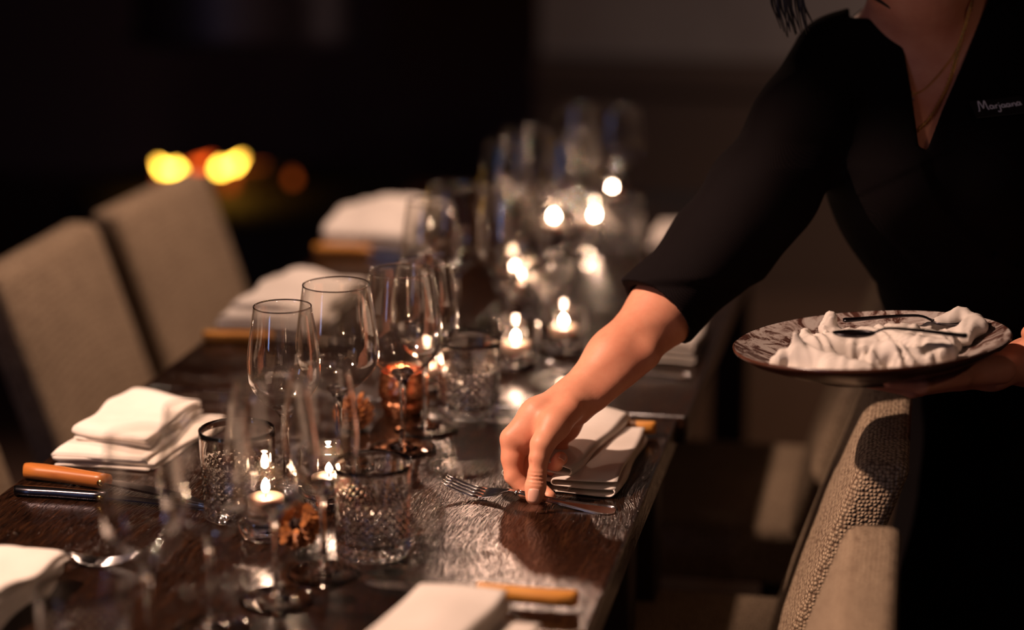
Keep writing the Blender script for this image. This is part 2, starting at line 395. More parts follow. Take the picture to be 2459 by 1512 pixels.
# ================================================================ glassware
def bez(P, n=10): return [tuple(p) for p in catmull(P, n)]
def make_wine(label, group, R, r, H, zb=0.092):
    t = thing('wine_glass', label, 'wine glass', (0, 0, 0), 0, group)
    out = bez([(0.006, zb + 0.001), (0.58 * R, zb + 0.0155), (0.93 * R, zb + 0.036), (R, zb + 0.055), (0.97 * R, zb + 0.08), (r, H)], 7)
    w_ = 0.0009
    inn = [(max(a - w_, 0.0), b + (w_ * 1.5 if i < 8 else 0)) for i, (a, b) in enumerate(out)]
    prof = [(0.006, zb)] + out + [(r - w_ / 2, H + 0.0004)] + inn[::-1] + [(0.0, zb + 0.004)]
    lathe('bowl', prof, M['thin_glass'], t, 72)
    st = [(0.0, zb + 0.0095), (0.006, zb + 0.0095), (0.0130, zb + 0.0102), (0.0142, zb + 0.0082), (0.0100, zb + 0.0030), (0.0085, zb + 0.0010), (0.0055, zb - 0.005), (0.0038, zb - 0.022), (0.0034, 0.045), (0.0040, 0.018), (0.0065, 0.0088), (0.0, 0.0088)]
    lathe('stem', bez(st, 3) if False else st, M['glass'], t, 32)
    ft = [(0.0, 0.0085), (0.0062, 0.0082), (0.012, 0.0058), (0.024, 0.0036), (0.038, 0.0024), (0.0415, 0.0018), (0.042, 0.0012), (0.0412, 0.0004), (0.034, 0.0010), (0.015, 0.0022), (0.0, 0.0026)]
    lathe('foot', ft, M['glass'], t, 64)
    bm = bmesh.new()
    lathe('rim', [(r - w_ / 2 + 0.0009 * math.cos(a_), H + 0.0009 * math.sin(a_)) for a_ in [2 * math.pi * i / 8 for i in range(9)]], M['glass'], t, 72)
    return t
T0 = 0.7501
g = 'stemmed glasses along the middle of the table'
wb = make_wine('', g, 0.0425, 0.0335, 0.222)
rb = make_wine('', g, 0.0500, 0.0400, 0.228)
def put(src, first, x, y, label):
    if first: src.location = (x, y, T0); src['label'] = label; return src
    return dup(src, (x, y, T0), 0, label, g)
for src_, first_, x_, y_, k_, l_ in (
    (wb, 1, -0.395, 1.728, 0.93, 'slim wine glass nearest the camera, leftmost blurred stem at the bottom edge'),
    (rb, 1, -0.362, 1.808, 0.93, 'broad wine glass second from left at the bottom, bowl over the oak knife blade'),
    (rb, 0, -0.323, 1.894, 0.93, 'broad wine glass with its round foot whole at the bottom centre-left'),
    (wb, 0, -0.297, 1.974, 0.93, 'slim wine glass standing just left of the cut-glass tumbler by the fork'),
    (wb, 0, -0.416, 2.228, 1.00, 'slim empty wine glass in sharp focus, leftmost of the tall sharp row'),
    (rb, 0, -0.378, 2.320, 1.00, 'broad empty wine glass directly behind the sharp slim one'),
    (rb, 0, -0.320, 2.405, 1.00, 'broad wine glass with copper glow seen through its bowl'),
    (wb, 0, -0.312, 2.492, 1.00, 'slim wine glass just left of the tumbler behind the hand'),
    (wb, 0, -0.395, 2.870, 1.00, 'blurred slim glass just right of the farthest left napkin'),
    (rb, 0, -0.382, 2.975, 1.00, 'blurred broad glass second in the far cluster, from the left'),
    (rb, 0, -0.288, 2.934, 1.00, 'blurred broad glass at front of the far cluster'),
    (wb, 0, -0.318, 3.045, 1.00, 'blurred slim glass standing behind the front one of the far cluster'),
    (wb, 0, -0.392, 3.400, 1.00, 'blurred slim glass at the left back of the far cluster'),
    (rb, 0, -0.375, 3.503, 1.00, 'blurred broad glass in the middle back of the far cluster'),
    (rb, 0, -0.292, 3.440, 1.00, 'blurred broad glass right of centre in the far cluster'),
    (wb, 0, -0.294, 3.556, 1.00, 'blurred slim glass second from right in the far cluster'),
    (rb, 0, -0.262, 3.800, 1.00, 'blurred broad glass farthest right in the far cluster, under the brightest spot'),
    (wb, 0, -0.345, 3.865, 1.00, 'blurred slim glass farthest back in the far cluster, left of the last broad one')):
    put(src_, first_, x_, y_, l_).scale = (k_, k_, 1.0)

def make_tumbler(label, group):
    H = 0.102; R0 = 0.0400; R1 = 0.0430; zc = 0.067
    t = thing('tumbler', label, 'glass', (0, 0, 0), 0, group)
    zs = [0.0, 0.001, 0.003] + list(np.linspace(0.005, zc, 46)) + list(np.linspace(zc + 0.003, H, 8))
    prof = [(0.0, 0.0012), (0.034, 0.001), (0.0385, 0.0)] + [(R0 + (R1 - R0) * z / H - (0.0010 if z < 0.001 else 0), z) for z in zs[1:]]
    nout = len(prof)
    prof += [(R1 - 0.0012, H + 0.0008), (R1 - 0.0024, H)] + [(R1 - 0.0026 - (R1 - R0) * (1 - z / H), z) for z in np.linspace(H - 0.008, 0.022, 16)] + [(0.034, 0.0145), (0.026, 0.0125), (0.0, 0.0120)]
    def rad(th, i, r, z):
        if i < nout and 0.004 < z < zc + 0.002:
            u = th * 26 / (2 * math.pi); v_ = z / 0.0095
            p1 = abs(((u + v_) % 1) - 0.5) * 2; p2 = abs(((u - v_) % 1) - 0.5) * 2
            q = min(p1, p2); fade = min(1, (zc - z) / 0.012 + 0.1) if z > zc - 0.012 else 1
            return r - 0.0016 * max(0, 1 - q * 1.15) ** 0.8 * max(fade, 0)
        if i < nout and z <= 0.004 and r > 0.03:
            return r - 0.0006 * abs(math.sin(th * 14))
        return r
    o = lathe('glass_body', prof, M['glass'], t, 208, rad)
    for p in o.data.polygons:
        p.use_smooth = not (0.004 < p.center.z < zc + 0.001 and math.hypot(p.center.x, p.center.y) > 0.0372)
    return t
gt = 'cut-glass tumblers on the table'
tb = make_tumbler('cut-glass tumbler left of the fork, large and nearly sharp', gt); tb.location = (-0.263, 2.047, T0)
for x, y, l in ((-0.272, 2.566, 'cut-glass tumbler just behind the reaching hand'), (-0.262, 3.105, 'blurred tumbler glowing in the middle of the far table'),
                (-0.225, 3.605, 'blurred tumbler farthest away, under the last broad glass'), (-0.443, 2.133, 'cut-glass tumbler beside the left folded napkin'),
                (-0.427, 1.652, 'blurred tumbler cut off by the bottom left corner of the frame')):
    dup(tb, (x, y, T0), random.random(), l, gt)

# ================================================================ candles
def make_votive(label, group, cup='thin_glass', r=0.033, h=0.070, name='votive_candle'):
    t = thing(name, label, 'candle', (0, 0, 0), 0, group)
    out = [(r * 0.80, 0.0205), (r * 0.98, 0.0215), (r * 1.07, h * 0.45), (r * 1.08, h * 0.58), (r * 1.0, h * 0.85), (r * 0.95, h)]
    inn = [(r * 0.95 - 0.0018, h), (r * 1.0 - 0.002, h * 0.85), (r * 1.08 - 0.002, h * 0.58), (r * 1.07 - 0.002, h * 0.45), (r * 0.94, 0.0235), (0, 0.0225)]
    lathe('holder', [(0, 0.0203)] + bez(out, 3) + [(r * 0.95 - 0.0009, h + 0.0008)] + inn, M[cup], t, 48)
    lathe('base', [(0, 0.0012), (r * 0.72, 0.001), (r * 0.80, 0), (r * 0.86, 0.002), (r * 0.95, 0.012), (r * 0.96, 0.0195), (r * 0.9, 0.0200), (0, 0.0200)], M['glass' if cup == 'thin_glass' else cup], t, 48)
    wz = 0.036
    wx = lathe('wax', [(0, 0.0236), (0.0200, 0.0236), (0.0205, wz - 0.001), (0.018, wz), (0.004, wz - 0.0015), (0, wz - 0.0015)], M['wax'], t, 32)
    from_bm('wick', tube([(0, 0, wz - 0.002), (0.0005, 0, wz + 0.006)], [0.0007, 0.0006], 6), M['wick'], wx)
    f = [(0, 0), (0.0026, 0.0012), (0.0042, 0.004), (0.0042, 0.0062), (0.0030, 0.0092), (0.0014, 0.0115), (0, 0.0128)]
    lathe('flame', [(a, b + wz + 0.003) for a, b in bez(f, 3)], M['flame'], t, 14)
    return t
gc = 'tealight candles down the middle of the table'
vt = make_votive('round clear votive candle burning behind the front wine glasses', gc); vt.location = (-0.392, 2.075, T0); vt.scale = (1.0, 1.0, 1.28)
cups = [(-0.352, 2.185, 'clear votive candle seen through the broad glass behind the sharp one'), (-0.352, 2.665, 'clear votive candle behind the pair of glasses with copper glow'),
        (-0.257, 2.808, 'small votive candle standing in for a round light spot on the far table, left of the pair'), (-0.206, 2.912, 'small votive candle standing in for the round light spot nearest the forearm'),  # both candles stand in for round spots of light
        (-0.320, 3.19, 'clear votive candle behind the front glasses of the far cluster'), (-0.352, 3.262, 'clear votive candle left behind another in the far cluster'),
        (-0.285, 3.69, 'votive candle added for glints before the last broad glass of the far cluster'), (-0.355, 3.66, 'votive candle added for glints at the left of the far cluster, beyond the middle glasses'),  # these two and the next are added so the far bowls catch glints
        (-0.290, 3.95, 'votive candle added for glints farthest back on the table')]
for x, y, l in cups: dup(vt, (x, y, T0), 0, l, gc).scale = (1, 1, 1)
cp = make_votive('hammered copper votive cup glowing between the middle wine glasses', 'copper cups', 'copper', 0.030, 0.060, 'votive_candle'); cp.location = (-0.358, 2.554, T0); del cp['group']

# ================================================================ pine cones
def make_cone(label, group):
    t = thing('pine_cone', label, 'pine cone', (0, 0, 0), 0, group)
    lathe('core', [(0, 0.004), (0.012, 0.006), (0.015, 0.018), (0.009, 0.034), (0, 0.042)], M['cone_core'], t, 16)
    bm = bmesh.new(); k = 0
    for L in range(7):
        nn = [10, 11, 11, 10, 9, 7, 5][L]; z = 0.008 + L * 0.0052; rr = [0.017, 0.022, 0.0235, 0.0235, 0.0205, 0.017, 0.012][L]
        for i in range(nn):
            a = 2 * math.pi * (i + 0.5 * (L % 2)) / nn; ca, sa = math.cos(a), math.sin(a)
            w2 = 0.0040; lift = 0.002 + 0.0035 * L / 6 * 2
            pr = [(0.006, 0.4 * w2, 0), (rr * 0.7, w2, lift * 0.3), (rr, w2 * 0.8, lift), (rr + 0.003, w2 * 0.15, lift + 0.002)]
            top = []; bot = []
            for (q, w3, dz) in pr:
                for s in (-1, 1):
                    top.append(bm.verts.new((q * ca - s * w3 * sa, q * sa + s * w3 * ca, z + dz + 0.0010)))
                    bot.append(bm.verts.new((q * ca - s * w3 * sa, q * sa + s * w3 * ca, z + dz - 0.0010)))
            for j in range(3):
                b0 = 2 * j
                bm.faces.new((top[b0], top[b0 + 1], top[b0 + 3], top[b0 + 2])); bm.faces.new((bot[b0 + 2], bot[b0 + 3], bot[b0 + 1], bot[b0]))
                bm.faces.new((top[b0], top[b0 + 2], bot[b0 + 2], bot[b0])); bm.faces.new((top[b0 + 3], top[b0 + 1], bot[b0 + 1], bot[b0 + 3]))
            bm.faces.new((top[6], top[7], bot[7], bot[6]))
    s = from_bm('scales', bm, M['cone'], t, False)
    return t
gp = 'pine cones between the glasses'
pc = make_cone('small open pine cone left of the nearly sharp tumbler', gp); pc.location = (-0.343, 2.046, T0 + 0.024); pc.rotation_euler = (math.radians(66), 0, 0.1)
dup(pc, (-0.402, 2.470, T0 - 0.003), 0.8, 'small pine cone in shadow beneath the broad glasses, beside the copper cup', gp)

# ================================================================ napkins
def napkin_bm(w, l, layers, th=0.0032, seed=0, skew=0.0, loose=0.0, puff=0.0, bm=None, z0=0.0, tw=0.0):
    """zig-zag folded cloth: the fold runs along Y, layers stacked in Z, open folds show at the X ends"""
    r = np.random.default_rng(seed); bm = bm or bmesh.new()
    gap = th * 1.12 + loose; path = []
    for L in range(layers):
        z = z0 + th * 0.5 + L * gap; x0, x1 = -w / 2 + r.uniform(-.004, .004), w / 2 + r.uniform(-.004, .004)
        xs = np.linspace(x0, x1, 14)
        if L % 2: xs = xs[::-1]
        for i, x in enumerate(xs): path.append((x, z + puff * math.sin(math.pi * (x - x0) / (x1 - x0)) * (L + 1) / layers))
        if L < layers - 1:
            s = 1 if L % 2 == 0 else -1; xe = x1 if s > 0 else x0; g = gap / 2
            for a in (-60, -20, 20, 60):
                path.append((xe + s * (g * 1.2) * math.cos(math.radians(a)), z + g + g * math.sin(math.radians(a))))
    ny = 26; P = np.array(path); T_ = np.gradient(P, axis=0); T_ /= np.linalg.norm(T_, axis=1)[:, None] + 1e-9
    Nn = np.stack([-T_[:, 1], T_[:, 0]], 1)
    ph = r.uniform(0, 6, 6); grid = {}
    for side in (0, 1):
        for j in range(ny + 1):
            y = -l / 2 + l * j / ny
            e = min(1, min(j, ny - j) / 1.5); hh = th / 2 * (0.35 + 0.65 * e)
            for i in range(len(P)):
                lay = P[i, 1] / (gap * layers)
                q = P[i] + Nn[i] * hh * (1 if side else -1)
                wv = 0.0011 * lay * (math.sin(y * 55 + ph[0] + P[i, 0] * 20) + math.sin(y * 23 + ph[1]) + 0.7 * math.sin(P[i, 0] * 70 + y * 30 + ph[2]))
                x = q[0] + 0.0018 * math.sin(y * 40 + ph[3] + lay * 5) + skew * y * lay
                yy = y + 0.003 * math.sin(P[i, 0] * 45 + ph[4] + lay * 4) + tw * P[i, 0] * lay
                grid[side, j, i] = bm.verts.new((x, yy, max(q[1] + wv, 0.0004)))
    n = len(P)
    for j in range(ny):
        for i in range(n - 1):
            bm.faces.new((grid[1, j, i], grid[1, j, i + 1], grid[1, j + 1, i + 1], grid[1, j + 1, i]))
            bm.faces.new((grid[0, j, i], grid[0, j + 1, i], grid[0, j + 1, i + 1], grid[0, j, i + 1]))
    for i in range(n - 1):
        bm.faces.new((grid[0, 0, i], grid[0, 0, i + 1], grid[1, 0, i + 1], grid[1, 0, i])); bm.faces.new((grid[0, ny, i], grid[1, ny, i], grid[1, ny, i + 1], grid[0, ny, i + 1]))
    for j in range(ny):
        bm.faces.new((grid[0, j, 0], grid[1, j, 0], grid[1, j + 1, 0], grid[0, j + 1, 0])); bm.faces.new((grid[0, j, n - 1], grid[0, j + 1, n - 1], grid[1, j + 1, n - 1], grid[1, j, n - 1]))
    return bm
gn = 'folded white linen napkins at the place settings'
def napkin(x, y, rz, label, **kw):
    o = from_bm('napkin', napkin_bm(**kw), M['linen']); o.location = (x, y, T0); o.rotation_euler = (0, 0, rz)
    return tag(o, label, 'napkin', gn)
def napkin_two(x, y, rz, label, parts):
    bm = bmesh.new()
    for (dx, dy, r_, kw) in parts:
        n0 = len(bm.verts); napkin_bm(bm=bm, **kw); bm.verts.ensure_lookup_table()
        for v in list(bm.verts)[n0:]:
            a, b = v.co.x, v.co.y; v.co.x = dx + a * math.cos(r_) - b * math.sin(r_); v.co.y = dy + a * math.sin(r_) + b * math.cos(r_)
    o = from_bm('napkin', bm, M['linen']); o.location = (x, y, T0); o.rotation_euler = (0, 0, rz); return tag(o, label, 'napkin', gn)
# left side: fold ends look along X, so the zig-zag shows on the near side after a quarter turn
LR = math.radians(90)
napkin_two(-0.660, 2.362, 0, 'folded white linen napkin above the oak knife on the left, layers showing', [
    (-0.004, 0.0, LR + 0.02, dict(w=0.205, l=0.120, layers=3, th=0.0042, seed=3, loose=0.0015)),
    (0.000, 0.022, LR - 0.03, dict(w=0.175, l=0.105, layers=3, th=0.0042, seed=4, loose=0.0012, z0=0.018, skew=0.1)),
    (0.052, 0.0, LR - 0.12, dict(w=0.20, l=0.050, layers=2, th=0.004, seed=5, loose=0.001))])
napkin_two(-0.662, 3.05, 0, 'blurred folded napkin on the left between the sharp glass and second chair', [
    (0, 0, LR, dict(w=0.28, l=0.15, layers=4, th=0.0045, seed=6, loose=0.002)), (0.01, 0.01, LR - 0.1, dict(w=0.22, l=0.13, layers=2, th=0.0045, seed=16, z0=0.026))])
napkin_two(-0.665, 3.62, 0, 'farthest napkin on the left, puffed up beside an oak knife handle', [
    (0, 0, LR, dict(w=0.26, l=0.16, layers=4, th=0.005, seed=7, loose=0.004, puff=0.024)), (0.01, 0.02, LR - 0.1, dict(w=0.2, l=0.14, layers=2, th=0.005, seed=17, z0=0.032, puff=0.022))])
napkin_two(-0.640, 1.80, 0, 'very blurred bright napkin cut off by the left edge of the frame', [
    (0, 0, LR, dict(w=0.24, l=0.15, layers=4, th=0.0045, seed=8, loose=0.002)), (0.015, 0.0, LR - 0.12, dict(w=0.2, l=0.13, layers=2, th=0.0045, seed=18, z0=0.025))])
# right side
napkin_two(-0.082, 2.395, 0, 'folded white linen napkin partly in shadow behind the hand', [
    (0.014, -0.014, -0.03, dict(w=0.070, l=0.215, layers=3, th=0.0045, seed=9, loose=0.0035)),
    (-0.028, 0.006, -0.16, dict(w=0.078, l=0.235, layers=4, th=0.0045, seed=10, loose=0.0042, puff=0.004))])
napkin_two(-0.120, 1.775, 0, 'bright blurred napkin at the bottom edge under the near oak knife handle', [
    (0.040, -0.030, -0.10, dict(w=0.055, l=0.20, layers=3, th=0.0045, seed=11, loose=0.003)),
    (-0.016, 0.0, -0.12, dict(w=0.084, l=0.20, layers=5, th=0.0045, seed=12, loose=0.004, puff=0.003))])
napkin_two(-0.072, 2.975, 0, 'blurred napkin glimpsed beneath the cuff on the far table', [
    (0, 0, 0, dict(w=0.11, l=0.22, layers=4, th=0.0045, seed=13, loose=0.004, puff=0.003))])
napkin_two(-0.120, 3.66, 0, 'small blurred napkin on the far table, left of the sleeve', [
    (0, 0, 0.05, dict(w=0.10, l=0.20, layers=4, th=0.0045, seed=14, loose=0.003))])

# ================================================================ cutlery
def make_knife(label, group, hm='handle'):
    # handle butt at x=0, blade tip at x=-0.225 ; lies on z=0
    t = thing('table_knife', label, 'knife', (0, 0, 0), 0, group)
    xs = [0, -0.004, -0.02, -0.045, -0.07, -0.09, -0.103]; ry = [0.005, 0.0105, 0.0115, 0.0100, 0.0088, 0.0082, 0.0078]; cy = [0.003, 0.003, 0.001, -0.0005, 0, 0, 0]
    bm = bmesh.new(); rings = []
    for x, r_, c_ in zip(xs, ry, cy):
        rings.append([bm.verts.new((x, c_ + r_ * math.copysign(abs(math.cos(a)) ** 0.8, math.cos(a)), 0.0085 + 0.0078 * math.copysign(abs(math.sin(a)) ** 0.8, math.sin(a)))) for a in [2 * math.pi * k / 16 for k in range(16)]])
    for a, b in zip(rings[:-1], rings[1:]):
        for k in range(16): bm.faces.new((a[k], a[(k + 1) % 16], b[(k + 1) % 16], b[k]))
    bm.faces.new(rings[0]); bm.faces.new(rings[-1][::-1]); h = from_bm('handle', bm, M[hm], t)
    o = from_bm('rivet', tube([(-0.098, -0.0088, 0.0085), (-0.098, 0.0088, 0.0085)], [0.0034, 0.0034], 12), M['brass'], h)
    bm = bmesh.new(); top = []; bot = []
    for x, y0, y1, zz in ((-0.102, -0.007, 0.007, 0.0085), (-0.115, -0.0095, 0.0075, 0.008), (-0.16, -0.0105, 0.0075, 0.006), (-0.20, -0.0085, 0.0075, 0.004), (-0.218, -0.002, 0.0068, 0.003), (-0.225, 0.0045, 0.006, 0.0028)):
        top.append((bm.verts.new((x, y0, zz + 0.0002)), bm.verts.new((x, y1, zz + 0.0012)))); bot.append((bm.verts.new((x, y0, zz - 0.0002)), bm.verts.new((x, y1, zz - 0.0012))))
    for a in range(5):
        bm.faces.new((top[a][0], top[a][1], top[a + 1][1], top[a + 1][0])); bm.faces.new((bot[a][0], bot[a + 1][0], bot[a + 1][1], bot[a][1]))
        bm.faces.new((top[a][0], top[a + 1][0], bot[a + 1][0], bot[a][0])); bm.faces.new((top[a][1], bot[a][1], bot[a + 1][1], top[a + 1][1]))
    bm.faces.new((top[0][0], bot[0][0], bot[0][1], top[0][1])); bm.faces.new((top[5][0], top[5][1], bot[5][1], bot[5][0]))
    from_bm('blade', bm, M['steel'], t, False)
    return t
gk = 'oak-handled table knives at the place settings'
kn = make_knife('oak-handled knife beside the napkin behind the hand', gk); kn.location = (-0.018, 2.512, T0 + 0.004); kn.rotation_euler = (0, 0, -0.02)
dup(kn, (-0.020, 1.925, T0 + 0.004), -0.06, 'oak-handled knife at the bottom edge of the frame', gk)
dup(kn, (-0.740, 2.855, T0), math.pi + 0.1, 'oak-handled knife beside the blurred middle left napkin', gk)
dup(kn, (-0.752, 3.475, T0), math.pi - 0.05, 'oak-handled knife beside the farthest left napkin', gk)
k2 = make_knife('brown wooden-handled knife on the left, beside the layered napkin', gk, 'handle_dark'); k2.location = (-0.735, 2.212, T0); k2.rotation_euler = (0, 0, math.pi - 0.22); k2.scale = (1.12, 1.12, 1.12)

def make_fork(label, group=None, material='steel'):
    t = thing('dinner_fork', label, 'fork', (0, 0, 0), 0, group)
    # handle end x=0, tines toward x=-0.205
    prof = [(0, 0.004, .0020), (-0.003, 0.0098, .0018), (-0.010, 0.0118, .0016), (-0.020, 0.0116, .0018), (-0.045, 0.0084, .0032), (-0.075, 0.0054, .0055), (-0.100, 0.0040, .0085), (-0.122, 0.0032, .0110), (-0.130, 0.0036, .0100), (-0.137, 0.0070, .0075), (-0.144, 0.0110, .0050), (-0.154, 0.0128, .0030), (-0.162, 0.0130, .0026)]
    xs = [p[0] for p in prof]; bm = bmesh.new(); n = 12; rings = []
    P = catmull([(x, w_, z) for x, w_, z in prof], 4)
    for x, w_, z in P:
        ring = []
        handle = x > -0.126
        for k in range(n):  # cross-section with raised bead at both borders
            a = 2 * math.pi * k / n; c_, s_ = math.cos(a), math.sin(a)
            dish = (0.0006 if handle else 0.0016) * (c_ * c_)
            ring.append(bm.verts.new((x, w_ * c_, z + 0.0011 * s_ * (1.0 + (0.8 * c_ * c_ if handle else 0)) + dish)))
        rings.append(ring)
    for a, b in zip(rings[:-1], rings[1:]):
        for k in range(n): bm.faces.new((a[k], a[(k + 1) % n], b[(k + 1) % n], b[k]))
    bm.faces.new(rings[0]); bm.faces.new(rings[-1][::-1])
    h = from_bm('handle', bm, M[material], t)
    bm = bmesh.new()
    out = [p for p in P if p[0] > -0.120]
    for s in (-1, 1):
        tube([(x, s * (w_ - 0.0016), z + 0.0017) for x, w_, z in out if w_ > 0.003 and x < -0.002], [0.0006] * len([1 for x, w_, z in out if w_ > 0.003 and x < -0.002]), 6, bm)
        tube([(x, s * (w_ - 0.0034), z + 0.0014) for x, w_, z in out if w_ > 0.0046 and x < -0.004], [0.0005] * len([1 for x, w_, z in out if w_ > 0.0046 and x < -0.004]), 6, bm)
    tube([(-0.117, 0, 0.0085), (-0.119, 0, 0.0128)], [0.0042, 0.0036], 10, bm)
    from_bm('beading', bm, M[material], h)
    for i in range(4):
        y0 = (i - 1.5) * 0.0068
        pts = [(-0.158, y0, 0.0034), (-0.170, y0 * 1.0, 0.0040), (-0.185, y0 * 0.97, 0.0070), (-0.198, y0 * 0.93, 0.0115), (-0.207, y0 * 0.90, 0.0155)]
        from_bm('tine', tube(pts, [0.0021, 0.0018, 0.0016, 0.0013, 0.0006], 8, None, 0.7), M[material], t)
    return t
# the fork in the hand: tines low on the table, handle carried to the right
fk = make_fork('polished steel dinner fork held between finger and thumb over the table')
fa = U(1478, 1231, 2.372); fb = U(1052, 1172, 2.437)
dv = (fb - fa); fk.location = fa - Vector((0, 0, 0.001))
fk.rotation_euler = (math.radians(10), math.atan2(dv.z, math.hypot(dv.x, dv.y)) * 1.0, math.atan2(dv.y, dv.x) - math.pi)
f2 = make_fork('blurred steel fork on the left whose tines point at the near glasses', 'forks laid on the table'); f2.location = (-0.700, 1.945, T0); f2.rotation_euler = (0, 0, math.pi + 0.05)
dup(f2, (0.0 - 0.004, 2.795, T0), 0.0, 'blurred steel fork shining right of the forearm on the far table', 'forks laid on the table')
k3 = make_knife('dark steel butter knife lying along the brown wooden-handled knife', None, 'dark_steel'); k3.location = (-0.722, 2.150, T0); k3.rotation_euler = (0, 0, math.pi - 0.03); k3.scale = (1.1, 0.8, 0.7)
for ch in k3.children:
    if ch.name.startswith('blade'): ch.data.materials[0] = M['dark_steel']

# ================================================================ the person
RT = (math.cos(YAW), math.sin(YAW), 0.0)                       # to the right across the view
DP = tuple(-(cam.rotation_euler.to_matrix() @ Vector((0, 0, 1))))   # away from the camera
def UP(px, py, Z):
    # the upper body leans towards the camera, the hips stay between the chairs
    k = np.clip((950 - py) / 400, 0, 1) * np.clip((Z - 2.53) / 0.2, 0, 1)
    return U(px, py, Z - 0.17 * float(k))
def J(px, py, Z, r): return (UP(px, py, Z), r * Z / F_PX)
person = thing('person', 'person in a charcoal wrap jacket leaning in to set a fork, plate in hand', 'person', (0.62, 2.78, 0))
inv = Matrix.Translation((-0.62, -2.78, 0))
def adopt(o): o.parent = person; o.matrix_parent_inverse = inv; return o

def right_hand(p):
    arm = chain(p, [J(1716, 602, 2.60, 78), J(1592, 746, 2.53, 78), J(1478, 858, 2.487, 64), J(1372, 966, 2.452, 50)], 0.02)
    arm = smin(arm, chain(p, [J(1618, 768, 2.53, 32), J(1545, 848, 2.482, 37), J(1432, 952, 2.452, 33)], 0.01), 0.010)
    gr = chain(p, [J(1590, 800, 2.448, 8), J(1508, 880, 2.434, 11), J(1425, 968, 2.418, 4)], 0.01)
    arm = smax(arm, -gr, 0.010)
    W = J(1372, 966, 2.452, 48)
    palm = chain(p, [W, J(1300, 1005, 2.448, 44), J(1248, 1045, 2.445, 34)], 0.012)
    palm = smin(palm, chain(p, [W, J(1290, 995, 2.43, 38), J(1231, 1052, 2.425, 29)], 0.012), 0.010)
    palm = smin(palm, chain(p, [J(1378, 985, 2.475, 38), J(1352, 1020, 2.49, 38), J(1325, 1052, 2.495, 28)], 0.012), 0.014)
    palm = smin(palm, chain(p, [J(1300, 1000, 2.47, 40), J(1290, 1048, 2.475, 30)], 0.01), 0.012)
    th0 = chain(p, [J(1362, 985, 2.425, 36), J(1330, 1020, 2.408, 35), J(1302, 1068, 2.392, 28)], 0.01)
    th1 = chain(p, [J(1302, 1066, 2.392, 26), J(1294, 1100, 2.388, 22), J(1290, 1138, 2.386, 22)], 0.006)
    th2 = chain(p, [J(1290, 1138, 2.386, 22), J(1286, 1168, 2.384, 23.5), J(1283, 1191, 2.383, 21.5)], 0.006, (DP, 1.12))
    # ridges of loose skin over the thumb joint
    cen = UP(1290, 1150, 2.37); q = p - np.array(cen, np.float32); tv = np.array((UP(1286, 1190, 2.38) - UP(1292, 1110, 2.38)).normalized(), np.float32)
    tt = q @ tv; fall = np.exp(-(tt / 0.0075) ** 2) * np.exp(-np.sum(q * q, 1) / 0.014 ** 2)
    th2 = th2 - 0.00075 * np.cos(tt * 2 * np.pi / 0.0042) * fall
    th1 = th1 - 0.00075 * np.cos(tt * 2 * np.pi / 0.0042) * fall
    th = smin(smin(th0, th1, 0.006), th2, 0.0035)
    ix = smin(chain(p, [J(1232, 1056, 2.428, 31), J(1231, 1100, 2.426, 27), J(1234, 1140, 2.424, 23.5)], 0.004),
              chain(p, [J(1234, 1142, 2.424, 23), J(1262, 1178, 2.420, 19.5)], 0.004), 0.003)
    ix = smin(ix, chain(p, [J(1262, 1178, 2.420, 19), J(1295, 1194, 2.413, 16)], 0.004), 0.0025)
    md = smin(chain(p, [J(1256, 1056, 2.455, 29), J(1268, 1130, 2.450, 22.5)], 0.004), chain(p, [J(1268, 1130, 2.450, 22), J(1295, 1172, 2.440, 19)], 0.004), 0.003)
    md = smin(md, chain(p, [J(1295, 1172, 2.440, 18.5), J(1320, 1192, 2.425, 15.5)], 0.004), 0.0025)
    rg = smin(chain(p, [J(1292, 1050, 2.482, 27), J(1308, 1112, 2.480, 21)], 0.004), chain(p, [J(1308, 1112, 2.478, 20), J(1328, 1126, 2.452, 18)], 0.004), 0.003)
    rg = smin(rg, chain(p, [J(1328, 1125, 2.450, 17.5), J(1346, 1101, 2.436, 17.5)], 0.004), 0.0025)
    pk = smin(chain(p, [J(1335, 1045, 2.495, 24), J(1352, 1096, 2.498, 17.5)], 0.004), chain(p, [J(1352, 1096, 2.498, 17), J(1345, 1115, 2.478, 15.5)], 0.004), 0.003)
    palm = smin(palm, chain(p, [J(1300, 1015, 2.425, 34), J(1262, 1056, 2.425, 24), J(1256, 1076, 2.432, 20)], 0.01), 0.010)
    hand = smin(arm, palm, 0.014)
    fin = None
    for f_, k_ in ((ix, 0.006), (md, 0.006), (rg, 0.006), (pk, 0.006)):
        fin = f_ if fin is None else smin(fin, f_, 0.0012)
    base = smin(hand, th0, 0.009)
    hand = smin(base, fin, 0.0045)
    hand = smin(hand, th, 0.0022)
    # crease where thumb web meets the palm
    cr_ = chain(p, [J(1222, 1078, 2.375, 2), J(1250, 1090, 2.378, 5), J(1268, 1112, 2.382, 6)], 0.003); hand = smax(hand, -cr_, 0.006)
    for a_, b_ in (((1208, 1150, 2.402), (1252, 1143, 2.400)), ((1232, 1188, 2.403), (1262, 1170, 2.40))):
        hand = smax(hand, -seg(p, UP(*a_), UP(*b_), 0.0009, 0.0009), 0.002)
    return hand
